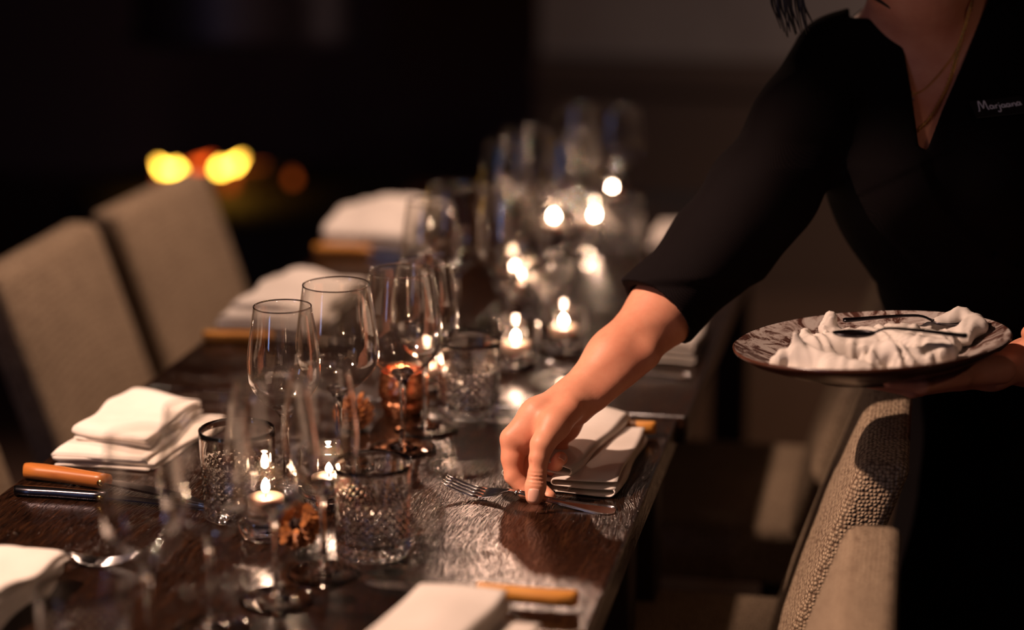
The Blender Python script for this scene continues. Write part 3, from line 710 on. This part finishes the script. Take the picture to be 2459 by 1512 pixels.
def left_hand(p):
    arm = chain(p, [J(2700, 800, 2.62, 100), J(2560, 850, 2.50, 76), J(2470, 868, 2.43, 56)], 0.02)
    palm = chain(p, [J(2470, 870, 2.43, 52), J(2380, 893, 2.385, 46), J(2300, 905, 2.36, 36)], 0.015, ((0, 0, 1), 1.15))
    palm = smin(palm, chain(p, [J(2400, 888, 2.34, 40), J(2300, 900, 2.31, 32)], 0.01, ((0, 0, 1), 1.15)), 0.015)
    d = smin(arm, palm, 0.02)
    for (a_, b_, c_) in (((2310, 905, 2.30, 24), (2215, 925, 2.265, 19), (2135, 916, 2.25, 15)), ((2300, 912, 2.335, 25), (2190, 933, 2.315, 20), (2085, 917, 2.30, 15)),
                         ((2300, 914, 2.37, 24), (2205, 930, 2.37, 20), (2120, 916, 2.37, 15)), ((2310, 910, 2.40, 22), (2240, 925, 2.42, 17), (2180, 914, 2.43, 13))):
        d = smin(d, chain(p, [J(*a_), J(*b_), J(*c_)], 0.006), 0.007)
    t_ = chain(p, [J(2450, 865, 2.41, 34), J(2490, 830, 2.40, 26), J(2472, 800, 2.40, 20)], 0.008)
    return smin(d, t_, 0.012)

def torso_core(p):
    d = chain(p, [J(2270, 150, 2.82, 190), J(2280, 400, 2.80, 225), J(2326, 640, 2.84, 188)], 0.06, (DP, 1.45))
    d = smin(d, chain(p, [J(2060, 130, 2.80, 72), J(2490, 120, 2.84, 76)], 0.03), 0.06)       # shoulder girdle
    d = smin(d, chain(p, [J(2342, 700, 2.86, 160), J(2420, 980, 2.90, 180), J(2450, 1150, 2.92, 165)], 0.06, (DP, 1.35)), 0.06)
    d = smin(d, seg(p, UP(2185, 400, 2.70), UP(2190, 410, 2.70), 0.062, 0.06), 0.05)
    d = smin(d, seg(p, UP(2385, 390, 2.71), UP(2380, 400, 2.71), 0.062, 0.06), 0.05)
    return d
def head_sdf(p):
    d = chain(p, [J(2235, 120, 2.80, 105), J(2205, -30, 2.75, 100), J(2175, -150, 2.72, 105)], 0.03)
    hc = UP(2150, -235, 2.68); d = smin(d, seg(p, hc, UP(2165, -290, 2.70), 0.082, 0.092), 0.03)
    d = smin(d, seg(p, UP(2120, -175, 2.64), UP(2105, -85, 2.60), 0.058, 0.030), 0.03)         # jaw and chin
    d = smin(d, seg(p, UP(2100, -245, 2.575), UP(2088, -200, 2.555), 0.009, 0.015), 0.012)      # nose
    d = smin(d, seg(p, UP(2075, -158, 2.577), UP(2125, -152, 2.580), 0.008, 0.008), 0.010)
    for s in (-1, 1):
        d = smax(d, -seg(p, UP(2103 + s * 62, -262, 2.585), UP(2103 + s * 66, -262, 2.585), 0.013, 0.013), 0.012)
        d = smin(d, seg(p, UP(2165 + s * 150, -250, 2.70), UP(2160 + s * 148, -215, 2.69), 0.018, 0.012), 0.008)
    return d
def upper(p):
    d = smin(torso_core(p), head_sdf(p), 0.035)
    d = smin(d, chain(p, [J(2010, 165, 2.79, 62), J(1830, 470, 2.68, 72), J(1705, 625, 2.60, 76)], 0.02), 0.03)
    d = smin(d, chain(p, [J(2520, 140, 2.84, 66), J(2740, 500, 2.86, 72), J(2700, 800, 2.62, 80)], 0.02), 0.03)
    return d
def bounds(pts, pad):
    a = np.array([tuple(x) for x in pts]); return a.min(0) - pad, a.max(0) + pad
VV = []; QQ = []; off = 0
lo, hi = bounds([UP(1660, 640, 2.58), UP(1180, 1000, 2.45), UP(1300, 1215, 2.38), UP(1380, 1000, 2.5), UP(1700, 800, 2.56)], 0.045)
V, Q = surface(right_hand, lo, hi, 0.00125); VV.append(V); QQ.append(Q + off); off += len(V)
lo, hi = bounds([UP(2640, 800, 2.56), UP(2070, 930, 2.25), UP(2400, 900, 2.45), UP(2440, 760, 2.34)], 0.05)
V, Q = surface(left_hand, lo, hi, 0.0018); VV.append(V); QQ.append(Q + off); off += len(V)
lo, hi = bounds([UP(1620, 640, 2.5), UP(2150, -420, 2.6), UP(2840, 800, 2.6), UP(2500, 1150, 3.05), UP(2700, 300, 3.0)], 0.06)
V, Q = surface(upper, lo, hi, 0.005); VV.append(V); QQ.append(Q + off); off += len(V)
# legs, down to shoes on the floor
def legs(p):
    h = UP(2440, 1120, 2.92); d = None
    for s in (-0.075, 0.075):
        a = Vector((h.x + s * 0.3, h.y + s, h.z)); k = Vector((h.x + 0.02, h.y + s, 0.46)); f = Vector((h.x + 0.06, h.y + s, 0.08)); t_ = Vector((h.x - 0.11, h.y + s, 0.045))
        e = chain(p, [(a, 0.075), (k, 0.05), (f, 0.038)], 0.03); e = smin(e, seg(p, f - Vector((-0.02, 0, 0.035)), t_, 0.04, 0.035), 0.02)
        d = e if d is None else smin(d, e, 0.01)
    return d
h = UP(2440, 1120, 2.92)
V, Q = surface(legs, (h.x - 0.25, h.y - 0.25, 0.0), (h.x + 0.25, h.y + 0.25, h.z + 0.1), 0.008); VV.append(V); QQ.append(Q + off)
adopt(from_arr('body', np.concatenate(VV), np.concatenate(QQ), M['skin']))

# thumbnail and the small nail of the curled finger
def nail(cx, cy, Z, up_px, w, l, name='fingernail'):
    o = UP(cx, cy, Z); tp = (UP(cx + up_px[0], cy + up_px[1], Z + up_px[2]) - o).normalized(); s = tp.cross(Vector(DP)).normalized(); n_ = s.cross(tp).normalized()
    if n_.dot(Vector(DP)) > 0: n_ = -n_
    bm = bmesh.new(); g_ = {}
    for i in range(9):
        for j in range(9):
            a = (i / 8 - 0.5) * 2; b = (j / 8 - 0.5) * 2
            sq = math.sqrt(1 - 0.32 * b * b) if True else 1
            x = a * w / 2 * math.sqrt(max(0.0, 1 - 0.30 * b ** 4)); z = -(a * a) * w * 0.16 - (b * b) * l * 0.05
            g_[i, j] = bm.verts.new(o + s * x + tp * (b * l / 2 * (1 - 0.12 * a * a)) + n_ * z)
    for i in range(8):
        for j in range(8): bm.faces.new((g_[i, j], g_[i + 1, j], g_[i + 1, j + 1], g_[i, j + 1]))
    ob = from_bm(name, bm, M['nail']); so = ob.modifiers.new('thick', 'SOLIDIFY'); so.thickness = 0.0006; so.offset = 0
    return adopt(ob)
nail(1282, 1190, 2.3605, (-2, 20, 0.0), 0.0135, 0.0165)
nail(1352, 1096, 2.419, (8, -16, 0.012), 0.0090, 0.0095)
for s in (-1, 1):
    bm = bmesh.new(); bmesh.ops.create_uvsphere(bm, u_segments=20, v_segments=12, radius=0.0115); e = from_bm('eye', bm, M['eye_white']); e.location = UP(2103 + s * 62, -262, 2.595); adopt(e)
adopt(from_bm('lips', tube([UP(2075, -160, 2.572), UP(2099, -156, 2.566), UP(2124, -154, 2.575)], [0.002, 0.0045, 0.002], 8), M['lips']))

# jacket: a shell over the torso with a V opening, and the sleeve that ends at the forearm
def poly2(p, pts):
    """signed distance (pixels) to a polygon seen along the neckline direction, negative inside"""
    q = p - np.array(CAM, np.float32); Rm = np.array(cam.rotation_euler.to_matrix(), np.float32); l = q @ Rm
    Z = -l[:, 2]; x = 1229.5 + l[:, 0] / Z * F_PX; y = 756 - l[:, 1] / Z * F_PX
    d = np.full(len(p), 1e9, np.float32); ins = np.zeros(len(p), bool); n = len(pts)
    for i in range(n):
        ax_, ay = pts[i]; bx_, by = pts[(i + 1) % n]; ex, ey = bx_ - ax_, by - ay
        t = np.clip(((x - ax_) * ex + (y - ay) * ey) / (ex * ex + ey * ey), 0, 1)
        d = np.minimum(d, np.hypot(x - ax_ - ex * t, y - ay - ey * t))
        c = ((ay > y) != (by > y)) & (x < (bx_ - ax_) * (y - ay) / (by - ay + 1e-9) + ax_); ins ^= c
    return np.where(ins, -d, d) * Z / F_PX, x, y, Z
NECK = [(2040, -200), (2040, 42), (2150, 46), (2166, 88), (2188, 215), (2206, 352), (2226, 362), (2262, 265), (2312, 150), (2376, -10), (2420, -200)]
def jacket(p):
    core = torso_core(p); bodyd = core - 0.012
    slv = chain(p, [J(1998, 150, 2.79, 92), J(1918, 310, 2.74, 106), J(1822, 470, 2.67, 106), J(1714, 612, 2.60, 99), J(1563, 768, 2.515, 103)], 0.03)
    slv2 = chain(p, [J(2520, 140, 2.84, 100), J(2750, 500, 2.86, 108), J(2640, 830, 2.58, 100)], 0.03)
    # cloth folds
    fx = p[:, 0] * 1.0 + p[:, 2] * 0.6; wob = 0.0018 * np.sin(p[:, 0] * 26 + p[:, 2] * 44 + 2 * np.sin(p[:, 1] * 30)) + 0.0013 * np.sin(p[:, 0] * 62 - p[:, 2] * 38 + p[:, 1] * 20)
    slv = slv - wob
    d = smin(smin(bodyd - 0.3 * wob, slv, 0.035), slv2, 0.035)
    pd, x, y, Z = poly2(p, NECK)
    front = Z < 2.67
    d = smax(d, -np.where(front, pd, 1.0), 0.004)
    # hollow under the opening so that skin shows, collar edge stands proud
    inner = smin(core - 0.004, chain(p, [J(1700, 626, 2.60, 86), J(1530, 802, 2.505, 92)], 0.02) , 0.01)
    d = np.maximum(d, -inner)
    # cuff plane
    ca = UP(1592, 766, 2.525); cn = (UP(1500, 850, 2.49) - UP(1700, 640, 2.58)).normalized(); cn = np.array(cn, np.float32)
    ax2 = np.array((UP(1690, 812, 2.55) - UP(1510, 690, 2.52)).normalized(), np.float32)
    cn = cn - 0.0 * ax2; d = np.where(x < 1900, np.maximum(d, (p - np.array(ca, np.float32)) @ cn - 0.0), d)
    ca = UP(2560, 850, 2.52); cn = np.array((UP(2470, 870, 2.44) - UP(2700, 790, 2.62)).normalized(), np.float32)
    d = np.where((x > 2380) & (y > 600) & (Z < 2.7), np.maximum(d, (p - np.array(ca, np.float32)) @ cn), d)
    # hem at the waist, and neck end
    d = np.maximum(d, (y - 880 - 0.1 * (x - 2100)) * 2.8 / F_PX)
    d = np.maximum(d, (-130 - y) * 2.8 / F_PX)
    # wrap edge: the front panel lies a little proud of the waist, its edge curves away under the V
    ex = np.interp(y, [340, 420, 500, 570, 640, 720], [2212, 2232, 2272, 2335, 2450, 2700])
    lay = np.clip((ex - x) / 30 + 0.5, 0, 1)
    d = d - 0.006 * lay * np.clip((y - 345) / 60, 0, 1) * np.clip((690 - y) / 20, 0, 1) * np.clip((2.70 - Z) / 0.05, 0, 1) 
    return d
lo, hi = bounds([UP(1520, 700, 2.48), UP(2100, -150, 2.6), UP(2840, 860, 2.55), UP(2500, 900, 3.05), UP(2700, 100, 3.05), UP(2000, -100, 3.0)], 0.05)
V, Q = surface(jacket, lo, hi, 0.0028)
jk = adopt(from_arr('jacket', V, Q, M['jacket']))
def skirt(p):
    d = chain(p, [J(2342, 730, 2.86, 190), J(2432, 990, 2.90, 238), J(2450, 1150, 2.93, 240)], 0.06, (DP, 1.3))
    b = UP(2450, 1150, 2.93); d = smin(d, seg(p, b, (b.x, b.y, 0.36), 0.165, 0.20), 0.05)
    d = d - 0.006 * np.sin(p[:, 0] * 30 + p[:, 1] * 34) * np.clip((0.85 - p[:, 2]) / 0.4, 0, 1)
    d = np.maximum(d, 0.40 - p[:, 2]); d = np.maximum(d, p[:, 2] - 0.905)
    return d
b = UP(2450, 1150, 2.93)
V, Q = surface(skirt, (b.x - 0.32, b.y - 0.32, 0.36), (b.x + 0.32, b.y + 0.32, 1.0), 0.006)
adopt(from_arr('skirt', V, Q, M['apron']))

# hair
bm = bmesh.new()
def lock(P_, r0, r1, n=10):
    pts = catmull([tuple(UP(*q)) for q in P_], n); tube(pts, list(np.linspace(r0, r1, len(pts))), 7, bm)
for i in range(26):
    a = i / 25; x0 = 2010 + 60 * a; z0 = 2.60 + 0.012 * math.sin(i * 3)
    xe = 1862 + 78 * a + random.uniform(-8, 8); ye = 88 - 30 * abs(a - 0.45) + random.uniform(-22, 8)
    lock([(x0 + 30, -330, 2.64), (x0 - 40, -200, z0), (xe + 8 * math.sin(i), -70, z0), (xe - 8 + 10 * math.sin(i * 2), 0, z0), (xe + 10, ye, z0 + 0.01)], 0.0035, 0.0006)
for i in range(20):
    a = i / 19; xs = 2250 + 60 * a
    lock([(xs, -330, 2.68), (xs - 10, -190, 2.62), (2210 + 30 * a, -60, 2.63), (2150 + 24 * a, 12 + 10 * math.sin(math.pi * a), 2.63), (2085 + 30 * a, -10 - 12 * a, 2.64)], 0.004, 0.0012)
hs_ = from_bm('hair_locks', bm, M['hair'])
def hairsdf(p):
    d = seg(p, UP(2170, -290, 2.73), UP(2180, -240, 2.76), 0.108, 0.105)
    d = smin(d, seg(p, UP(2260, -230, 2.78), UP(2300, -60, 2.86), 0.07, 0.045), 0.03)
    d = smin(d, seg(p, UP(2030, -280, 2.70), UP(1990, -150, 2.68), 0.05, 0.03), 0.03)
    d = np.maximum(d, -(seg(p, UP(2090, -210, 2.56), UP(2110, -110, 2.56), 0.085, 0.07)))
    return d - 0.0015 * np.sin(p[:, 0] * 300 + p[:, 1] * 200)
lo, hi = bounds([UP(2000, -400, 2.6), UP(2350, 0, 2.95), UP(1980, -100, 2.6)], 0.12)
V, Q = surface(hairsdf, lo, hi, 0.005)
hr = adopt(from_arr('hair', V, Q, M['hair'])); hs_.parent = hr; hs_.matrix_parent_inverse = Matrix.Identity(4)
hs_.matrix_parent_inverse = inv.inverted() @ inv @ Matrix.Identity(4)

# surface of the body seen through (px,py): march along the view ray
def on_skin(px, py, fn, z0=2.2, z1=3.0, lift=0.001):
    Zs = np.linspace(z0, z1, 900); P_ = np.array([tuple(U(px, py, z)) for z in Zs], np.float32); d = fn(P_)
    k = np.argmax(d < lift); return U(px, py, Zs[k]) if d[k] < lift else U(px, py, 2.7)
bodyf = lambda p: smin(torso_core(p), head_sdf(p), 0.035)
def chain_links(name, path, link_r, wire, material):
    pts = catmull(path, 14); L_ = [0]
    for a_, b_ in zip(pts[:-1], pts[1:]): L_.append(L_[-1] + np.linalg.norm(b_ - a_))
    n = int(L_[-1] / (link_r * 1.25)); bm = bmesh.new()
    for i in range(n):
        s = L_[-1] * i / n; P_ = np.array([np.interp(s, L_, [q[k] for q in pts]) for k in range(3)]); P2 = np.array([np.interp(min(s + 1e-3, L_[-1]), L_, [q[k] for q in pts]) for k in range(3)])
        t = Vector(P2 - P_); t = t.normalized() if t.length > 0 else Vector((0, 0, 1)); u = t.cross(Vector(DP)).normalized(); v_ = Vector(DP)
        if i % 2: u, v_ = (u + v_).normalized(), (v_ - u).normalized()
        ring = []; K = 10
        for k in range(K):
            a = 2 * math.pi * k / K; c_ = Vector(P_) + t * math.cos(a) * link_r + u * math.sin(a) * link_r * 0.72; rd = (t * math.cos(a) + u * math.sin(a))
            ring.append([bm.verts.new(c_ + rd * wire * math.cos(b_) + v_ * wire * math.sin(b_)) for b_ in (0, 1.57, 3.14, 4.71)])
        for k in range(K):
            r1, r2 = ring[k], ring[(k + 1) % K]
            for b_ in range(4): bm.faces.new((r1[b_], r1[(b_ + 1) % 4], r2[(b_ + 1) % 4], r2[b_]))
    return from_bm(name, bm, material)
nk = [on_skin(x, y, bodyf, lift=0.0022) for x, y in ((2336, -60), (2334, 0), (2318, 60), (2298, 130), (2283, 185), (2262, 235), (2232, 285), (2204, 312), (2190, 330))]
c1 = adopt(chain_links('necklace', [tuple(q) for q in nk], 0.0026, 0.0008, M['gold'])); c1['label'] = 'gold curb chain, the thicker of two'
nk = [on_skin(x, y, bodyf, lift=0.0016) for x, y in ((2322, 40), (2296, 120), (2260, 172), (2225, 210), (2205, 222), (2192, 224), (2178, 200))]
c2 = adopt(chain_links('necklace', [tuple(q) for q in nk], 0.0014, 0.0004, M['gold'])); c2['label'] = 'fine gold chain with tiny drop pendant'
bm = bmesh.new(); bmesh.ops.create_icosphere(bm, subdivisions=2, radius=0.003); pd_ = from_bm('pendant', bm, M['steel']); pd_.location = on_skin(2191, 238, bodyf, lift=0.004)
pd_.parent = c2; pd_.matrix_parent_inverse = Matrix.Identity(4)

# name tag with handwritten letters
jf = jacket
tp = [on_skin(x, y, jf, lift=0.0005) for x, y in ((2398, 262), (2440, 258), (2360, 266), (2398, 290))]
o0 = tp[0]; ex_ = (tp[1] - tp[2]).normalized(); ey_ = (tp[3] - o0).normalized(); nz = ex_.cross(ey_).normalized(); ey_ = nz.cross(ex_).normalized()
if nz.dot(Vector(DP)) > 0: nz = -nz
rot = Matrix((ex_, -ey_, nz)).transposed()
if rot.determinant() < 0: rot = Matrix((ex_, -ey_, -nz)).transposed(); nz = -nz
sc = 2.52 / F_PX
bm = box_bm(-66 * sc, 66 * sc, -27 * sc, 27 * sc, -0.001, 0.0012, 0.0006)
tgm = from_bm('name_tag', bm, M['tag'], None, False)
nrm = Vector(rot.col[2]);
if nrm.dot(Vector(DP)) > 0: print('TAG FLIPPED')
tgm.matrix_world = Matrix.Translation(o0 + nrm * 0.003) @ rot.to_4x4()
tgm.parent = person; tgm.matrix_parent_inverse = inv
strokes = [[(0, 0), (4, 2), (8, 26), (10, 33), (12, 30), (16, 12), (17, 9), (24, 30), (26, 33), (27, 26), (28, 6), (31, 2)],
           [(43, 13), (39, 16), (35, 12), (35, 6), (39, 4), (43, 8), (44, 15), (45, 6), (47, 4)],
           [(50, 15), (51, 4), (51, 10), (54, 15), (57, 15)],
           [(61, 14), (61, 2), (59, -7), (54, -8), (53, -5)], [(61, 20), (61.5, 21)],
           [(74, 13), (70, 15), (66, 11), (67, 6), (71, 5), (75, 9), (75, 15), (76, 6), (78, 5)],
           [(88, 14), (84, 16), (80, 12), (81, 7), (85, 5), (88, 10), (89, 16), (90, 7), (92, 6)],
           [(95, 16), (96, 6), (97, 12), (101, 16), (104, 14), (105, 6), (107, 6)],
           [(117, 16), (113, 18), (109, 14), (110, 8), (114, 7), (117, 11), (118, 18), (119, 9), (121, 8)]]
bm = bmesh.new(); k_ = 0.93 * sc
for st in strokes:
    pts = catmull([((a - 60) * k_, (b - 8) * k_ , 0.0014) for a, b in st], 5); tube(pts, [1.7 * sc] * len(pts), 6, bm, 0.5)
lt = from_bm('lettering', bm, M['letters']); lt.parent = tgm

# ================================================================ plate and what lies on it
pc0 = U(2091, 812, 2.335)
plt = thing('plate', 'mottled brown-rimmed stoneware plate carried on the palm', 'plate', pc0 - Vector((0, 0, 0)))
# normal tilted: rim rises to the right and slightly to the camera
R_ = Vector(RT); Fw = Vector((-math.sin(YAW), math.cos(YAW), 0))
nrm = (Vector((0, 0, 1)) - R_ * math.tan(math.radians(4.6)) + Fw * math.tan(math.radians(3.2))).normalized()
xx = (R_ - nrm * R_.dot(nrm)).normalized(); yy = nrm.cross(xx); PR = Matrix((xx, yy, nrm)).transposed().to_4x4()
plt.rotation_euler = PR.to_euler()
RP = 0.1545
lathe('dish', [(0, -0.028), (0.06, -0.028), (0.100, -0.022), (0.135, -0.009), (RP - 0.003, -0.0006), (RP - 0.0015, 0.0)], M['plate_in'], plt, 96)
lathe('underside', [(RP - 0.0016, 0.0003), (RP, -0.001), (RP - 0.001, -0.004), (0.138, -0.0145), (0.105, -0.028), (0.075, -0.034), (0.07, -0.040), (0.065, -0.040), (0.062, -0.034), (0, -0.034)], M['plate_out'], plt, 96)
PM = Matrix.Translation(pc0) @ PR
def heap(label, blobs, ruff, seed, lo, hi, h=0.0016):
    """crumpled cloth: folded ridges over a soft mound, in plate coordinates"""
    r = np.random.default_rng(seed); ph = r.uniform(0, 6, 8)
    def fn(p):
        d = None
        for a, b, ra, rb_, fl in blobs:
            e = seg(p, a, b, ra, rb_, fl); d = e if d is None else smin(d, e, 0.008)
        x, y, z = p[:, 0], p[:, 1], p[:, 2]
        rr = np.sqrt(x * x + y * y)
        d = d + ruff * (np.abs(np.sin(x * 150 + 14 * np.sin(y * 60 + ph[0]) + ph[1])) ** 0.6 + 0.7 * np.sin(y * 190 + x * 60 + 6 * np.sin(x * 90 + ph[2])) + 0.5 * np.sin(z * 230 + x * 80 + ph[3]))
        bed = -0.0272 + np.clip(rr - 0.06, 0, 1) ** 2 * 3.1
        return np.maximum(d, bed - z)
    V, Q = surface(fn, lo, hi, h)
    o = from_arr('napkin', V, Q, M['linen']); o.matrix_world = PM
    return tag(o, label, 'napkin', 'crumpled napkins on the plate')
heap('peaked crumpled white napkin on the left of the plate', [((-0.080, -0.060, -0.018), (-0.050, -0.082, -0.016), 0.019, 0.016, None), ((-0.086, -0.055, -0.010), (-0.092, -0.060, 0.024), 0.019, 0.0035, None), ((-0.112, -0.050, -0.008), (-0.106, -0.055, 0.0), 0.009, 0.008, None), ((-0.085, -0.06, 0.004), (-0.030, -0.100, -0.012), 0.010, 0.010, None), ((-0.060, -0.09, -0.014), (-0.020, -0.105, -0.012), 0.013, 0.008, None)], 0.0009, 1, (-0.14, -0.13, -0.03), (0.01, 0.0, 0.03))
heap('wide ruffled white napkin in the middle of the plate', [((-0.070, 0.010, -0.014), (0.080, 0.000, -0.016), 0.022, 0.021, None), ((-0.072, 0.022, 0.0), (-0.070, 0.025, 0.006), 0.009, 0.008, None), ((-0.042, 0.035, 0.006), (-0.040, 0.036, 0.017), 0.011, 0.010, None), ((-0.03, 0.03, -0.004), (0.05, 0.02, -0.002), 0.013, 0.012, None), ((0.0, 0.01, -0.01), (0.07, -0.045, -0.014), 0.018, 0.018, None)], 0.0016, 2, (-0.11, -0.08, -0.03), (0.12, 0.08, 0.035))
heap('rosette-shaped crumpled napkin at the front of the plate', [((-0.012, -0.082, -0.012), (0.008, -0.085, 0.004), 0.019, 0.013, None), ((0.012, -0.095, -0.014), (0.045, -0.095, -0.008), 0.014, 0.010, None), ((0.01, -0.085, 0.004), (0.035, -0.09, 0.0), 0.009, 0.008, None)], 0.0030, 3, (-0.05, -0.13, -0.03), (0.08, -0.04, 0.03), 0.0012)
heap('fan-shaped napkin standing at the right of the plate', [((0.060, 0.040, -0.004), (0.112, 0.050, 0.006), 0.005, 0.013, None), ((0.080, 0.015, -0.010), (0.126, 0.020, 0.000), 0.009, 0.011, None), ((0.105, 0.0, -0.008), (0.125, 0.035, 0.004), 0.010, 0.010, None)], 0.0010, 4, (0.04, -0.03, -0.03), (0.155, 0.09, 0.035))
def make_spoon(label):
    t = thing('teaspoon', label, 'spoon', (0, 0, 0), 0, 'spoons on the plate')
    pts = [(0, 0, 0.004), (-0.01, 0, 0.0045), (-0.05, 0, 0.009), (-0.085, 0, 0.011), (-0.10, 0, 0.006)]
    from_bm('handle', tube(catmull(pts, 4), list(np.interp(np.linspace(0, 1, 17), [0, 0.1, 0.5, 0.9, 1], [0.005, 0.0078, 0.0048, 0.0034, 0.004])), 10, None, 0.35), M['dark_steel'], t)
    bm = bmesh.new(); bmesh.ops.create_uvsphere(bm, u_segments=24, v_segments=14, radius=1.0)
    for v in bm.verts:
        x, y, z = v.co; v.co = Vector((-0.122 + 0.024 * x, 0.0145 * y, (0.006 * z if z < 0 else -0.0048 * z + 0.0) + 0.006))
    from_bm('bowl', bm, M['dark_steel'], t); return t
s1 = make_spoon('dark spoon lying over the napkins at the back right of the plate'); s1.matrix_world = PM @ Matrix.Translation((0.100, 0.030, 0.000)) @ Matrix.Rotation(math.radians(170), 4, 'Z') @ Matrix.Rotation(math.radians(-4), 4, 'Y') @ Matrix.Translation((0.125, 0, 0))
s2 = dup(s1, (0, 0, 0), 0, 'dark spoon half hidden behind the rosette napkin on the plate', 'spoons on the plate'); s2.matrix_world = PM @ Matrix.Translation((0.050, -0.060, 0.008)) @ Matrix.Rotation(math.radians(-12), 4, 'Z') @ Matrix.Rotation(math.radians(3), 4, 'Y') @ Matrix.Translation((0.045, 0, 0))

# ================================================================ fireplace behind the left chairs
fp = U(600, 430, 6.2)
hth = thing('fireplace', 'open round fireplace with a glass and metal hood, flames behind the left chairs', 'fireplace', (fp.x, fp.y, 0))
fz = U(480, 440, 6.2).z
lathe('hearth', [(0, 0), (0.52, 0), (0.55, 0.03), (0.55, fz - 0.04), (0.50, fz - 0.02), (0, fz - 0.02)], M['stone'], hth, 48)
hz = U(615, 78, 6.2).z
lathe('hood', [(0.345, hz), (0.335, hz + 0.012), (0.318, hz + 0.03), (0.315, hz + 0.75), (0.14, hz + 1.1), (0.14, 2.9), (0.13, 2.9), (0.13, hz + 1.1), (0.310, hz + 0.745), (0.312, hz + 0.03), (0.338, hz)], M['hood'], hth, 64)
rt_ = Vector((math.cos(YAW), math.sin(YAW)))
def fpos(px, py, Z=6.1): q = U(px, py, Z); return Vector((q.x - fp.x, q.y - fp.y, q.z))
def flame_bm(q, w_, h_, lean=0.0):
    bm = bmesh.new(); K = 10; rings = []
    for i in range(8):
        t = i / 7; r_ = w_ * math.sin(math.pi * min(1, t * 0.9 + 0.15)) * (1 - 0.5 * t) + 0.002; rings.append([bm.verts.new((q.x + lean * t * t * rt_.x + r_ * math.cos(2 * math.pi * k / K), q.y + lean * t * t * rt_.y + r_ * math.sin(2 * math.pi * k / K), q.z + h_ * t)) for k in range(K)])
    for a, b in zip(rings[:-1], rings[1:]):
        for k in range(K): bm.faces.new((a[k], a[(k + 1) % K], b[(k + 1) % K], b[k]))
    bm.faces.new(rings[0][::-1]); bm.faces.new(rings[-1]); return bm
for (px, py, w_, h_, ln, mm) in ((422, 418, 0.020, 0.03, 0.0, 'fire_yellow'), (395, 412, 0.014, 0.03, -0.02, 'fire_yellow'), (530, 414, 0.018, 0.03, 0.0, 'fire_yellow'), (560, 404, 0.016, 0.035, 0.03, 'fire_yellow'), (480, 402, 0.030, 0.03, 0.04, 'fire_red')):
    from_bm('flame', flame_bm(fpos(px, py), w_, h_, ln), M[mm], hth)
for (x0, y0, x1, y1, mm) in ((390, 450, 520, 455, 'ember'), (540, 470, 720, 462, 'ember'), (440, 470, 640, 500, 'log'), (560, 440, 740, 480, 'log')):
    q0, q1 = fpos(x0, y0, 6.2), fpos(x1, y1, 6.3); q0.z = max(q0.z, fz + 0.01); q1.z = max(q1.z, fz + 0.01)
    from_bm('log', tube([q0, q0.lerp(q1, 0.5) + Vector((0, 0, 0.006)), q1], [0.03, 0.034, 0.028], 10), M[mm], hth)
from_bm('flame', flame_bm(fpos(703, 440), 0.014, 0.035), M['ember'], hth)  # dim glowing shape put in for the fire's reflection
bpy.context.view_layer.update()
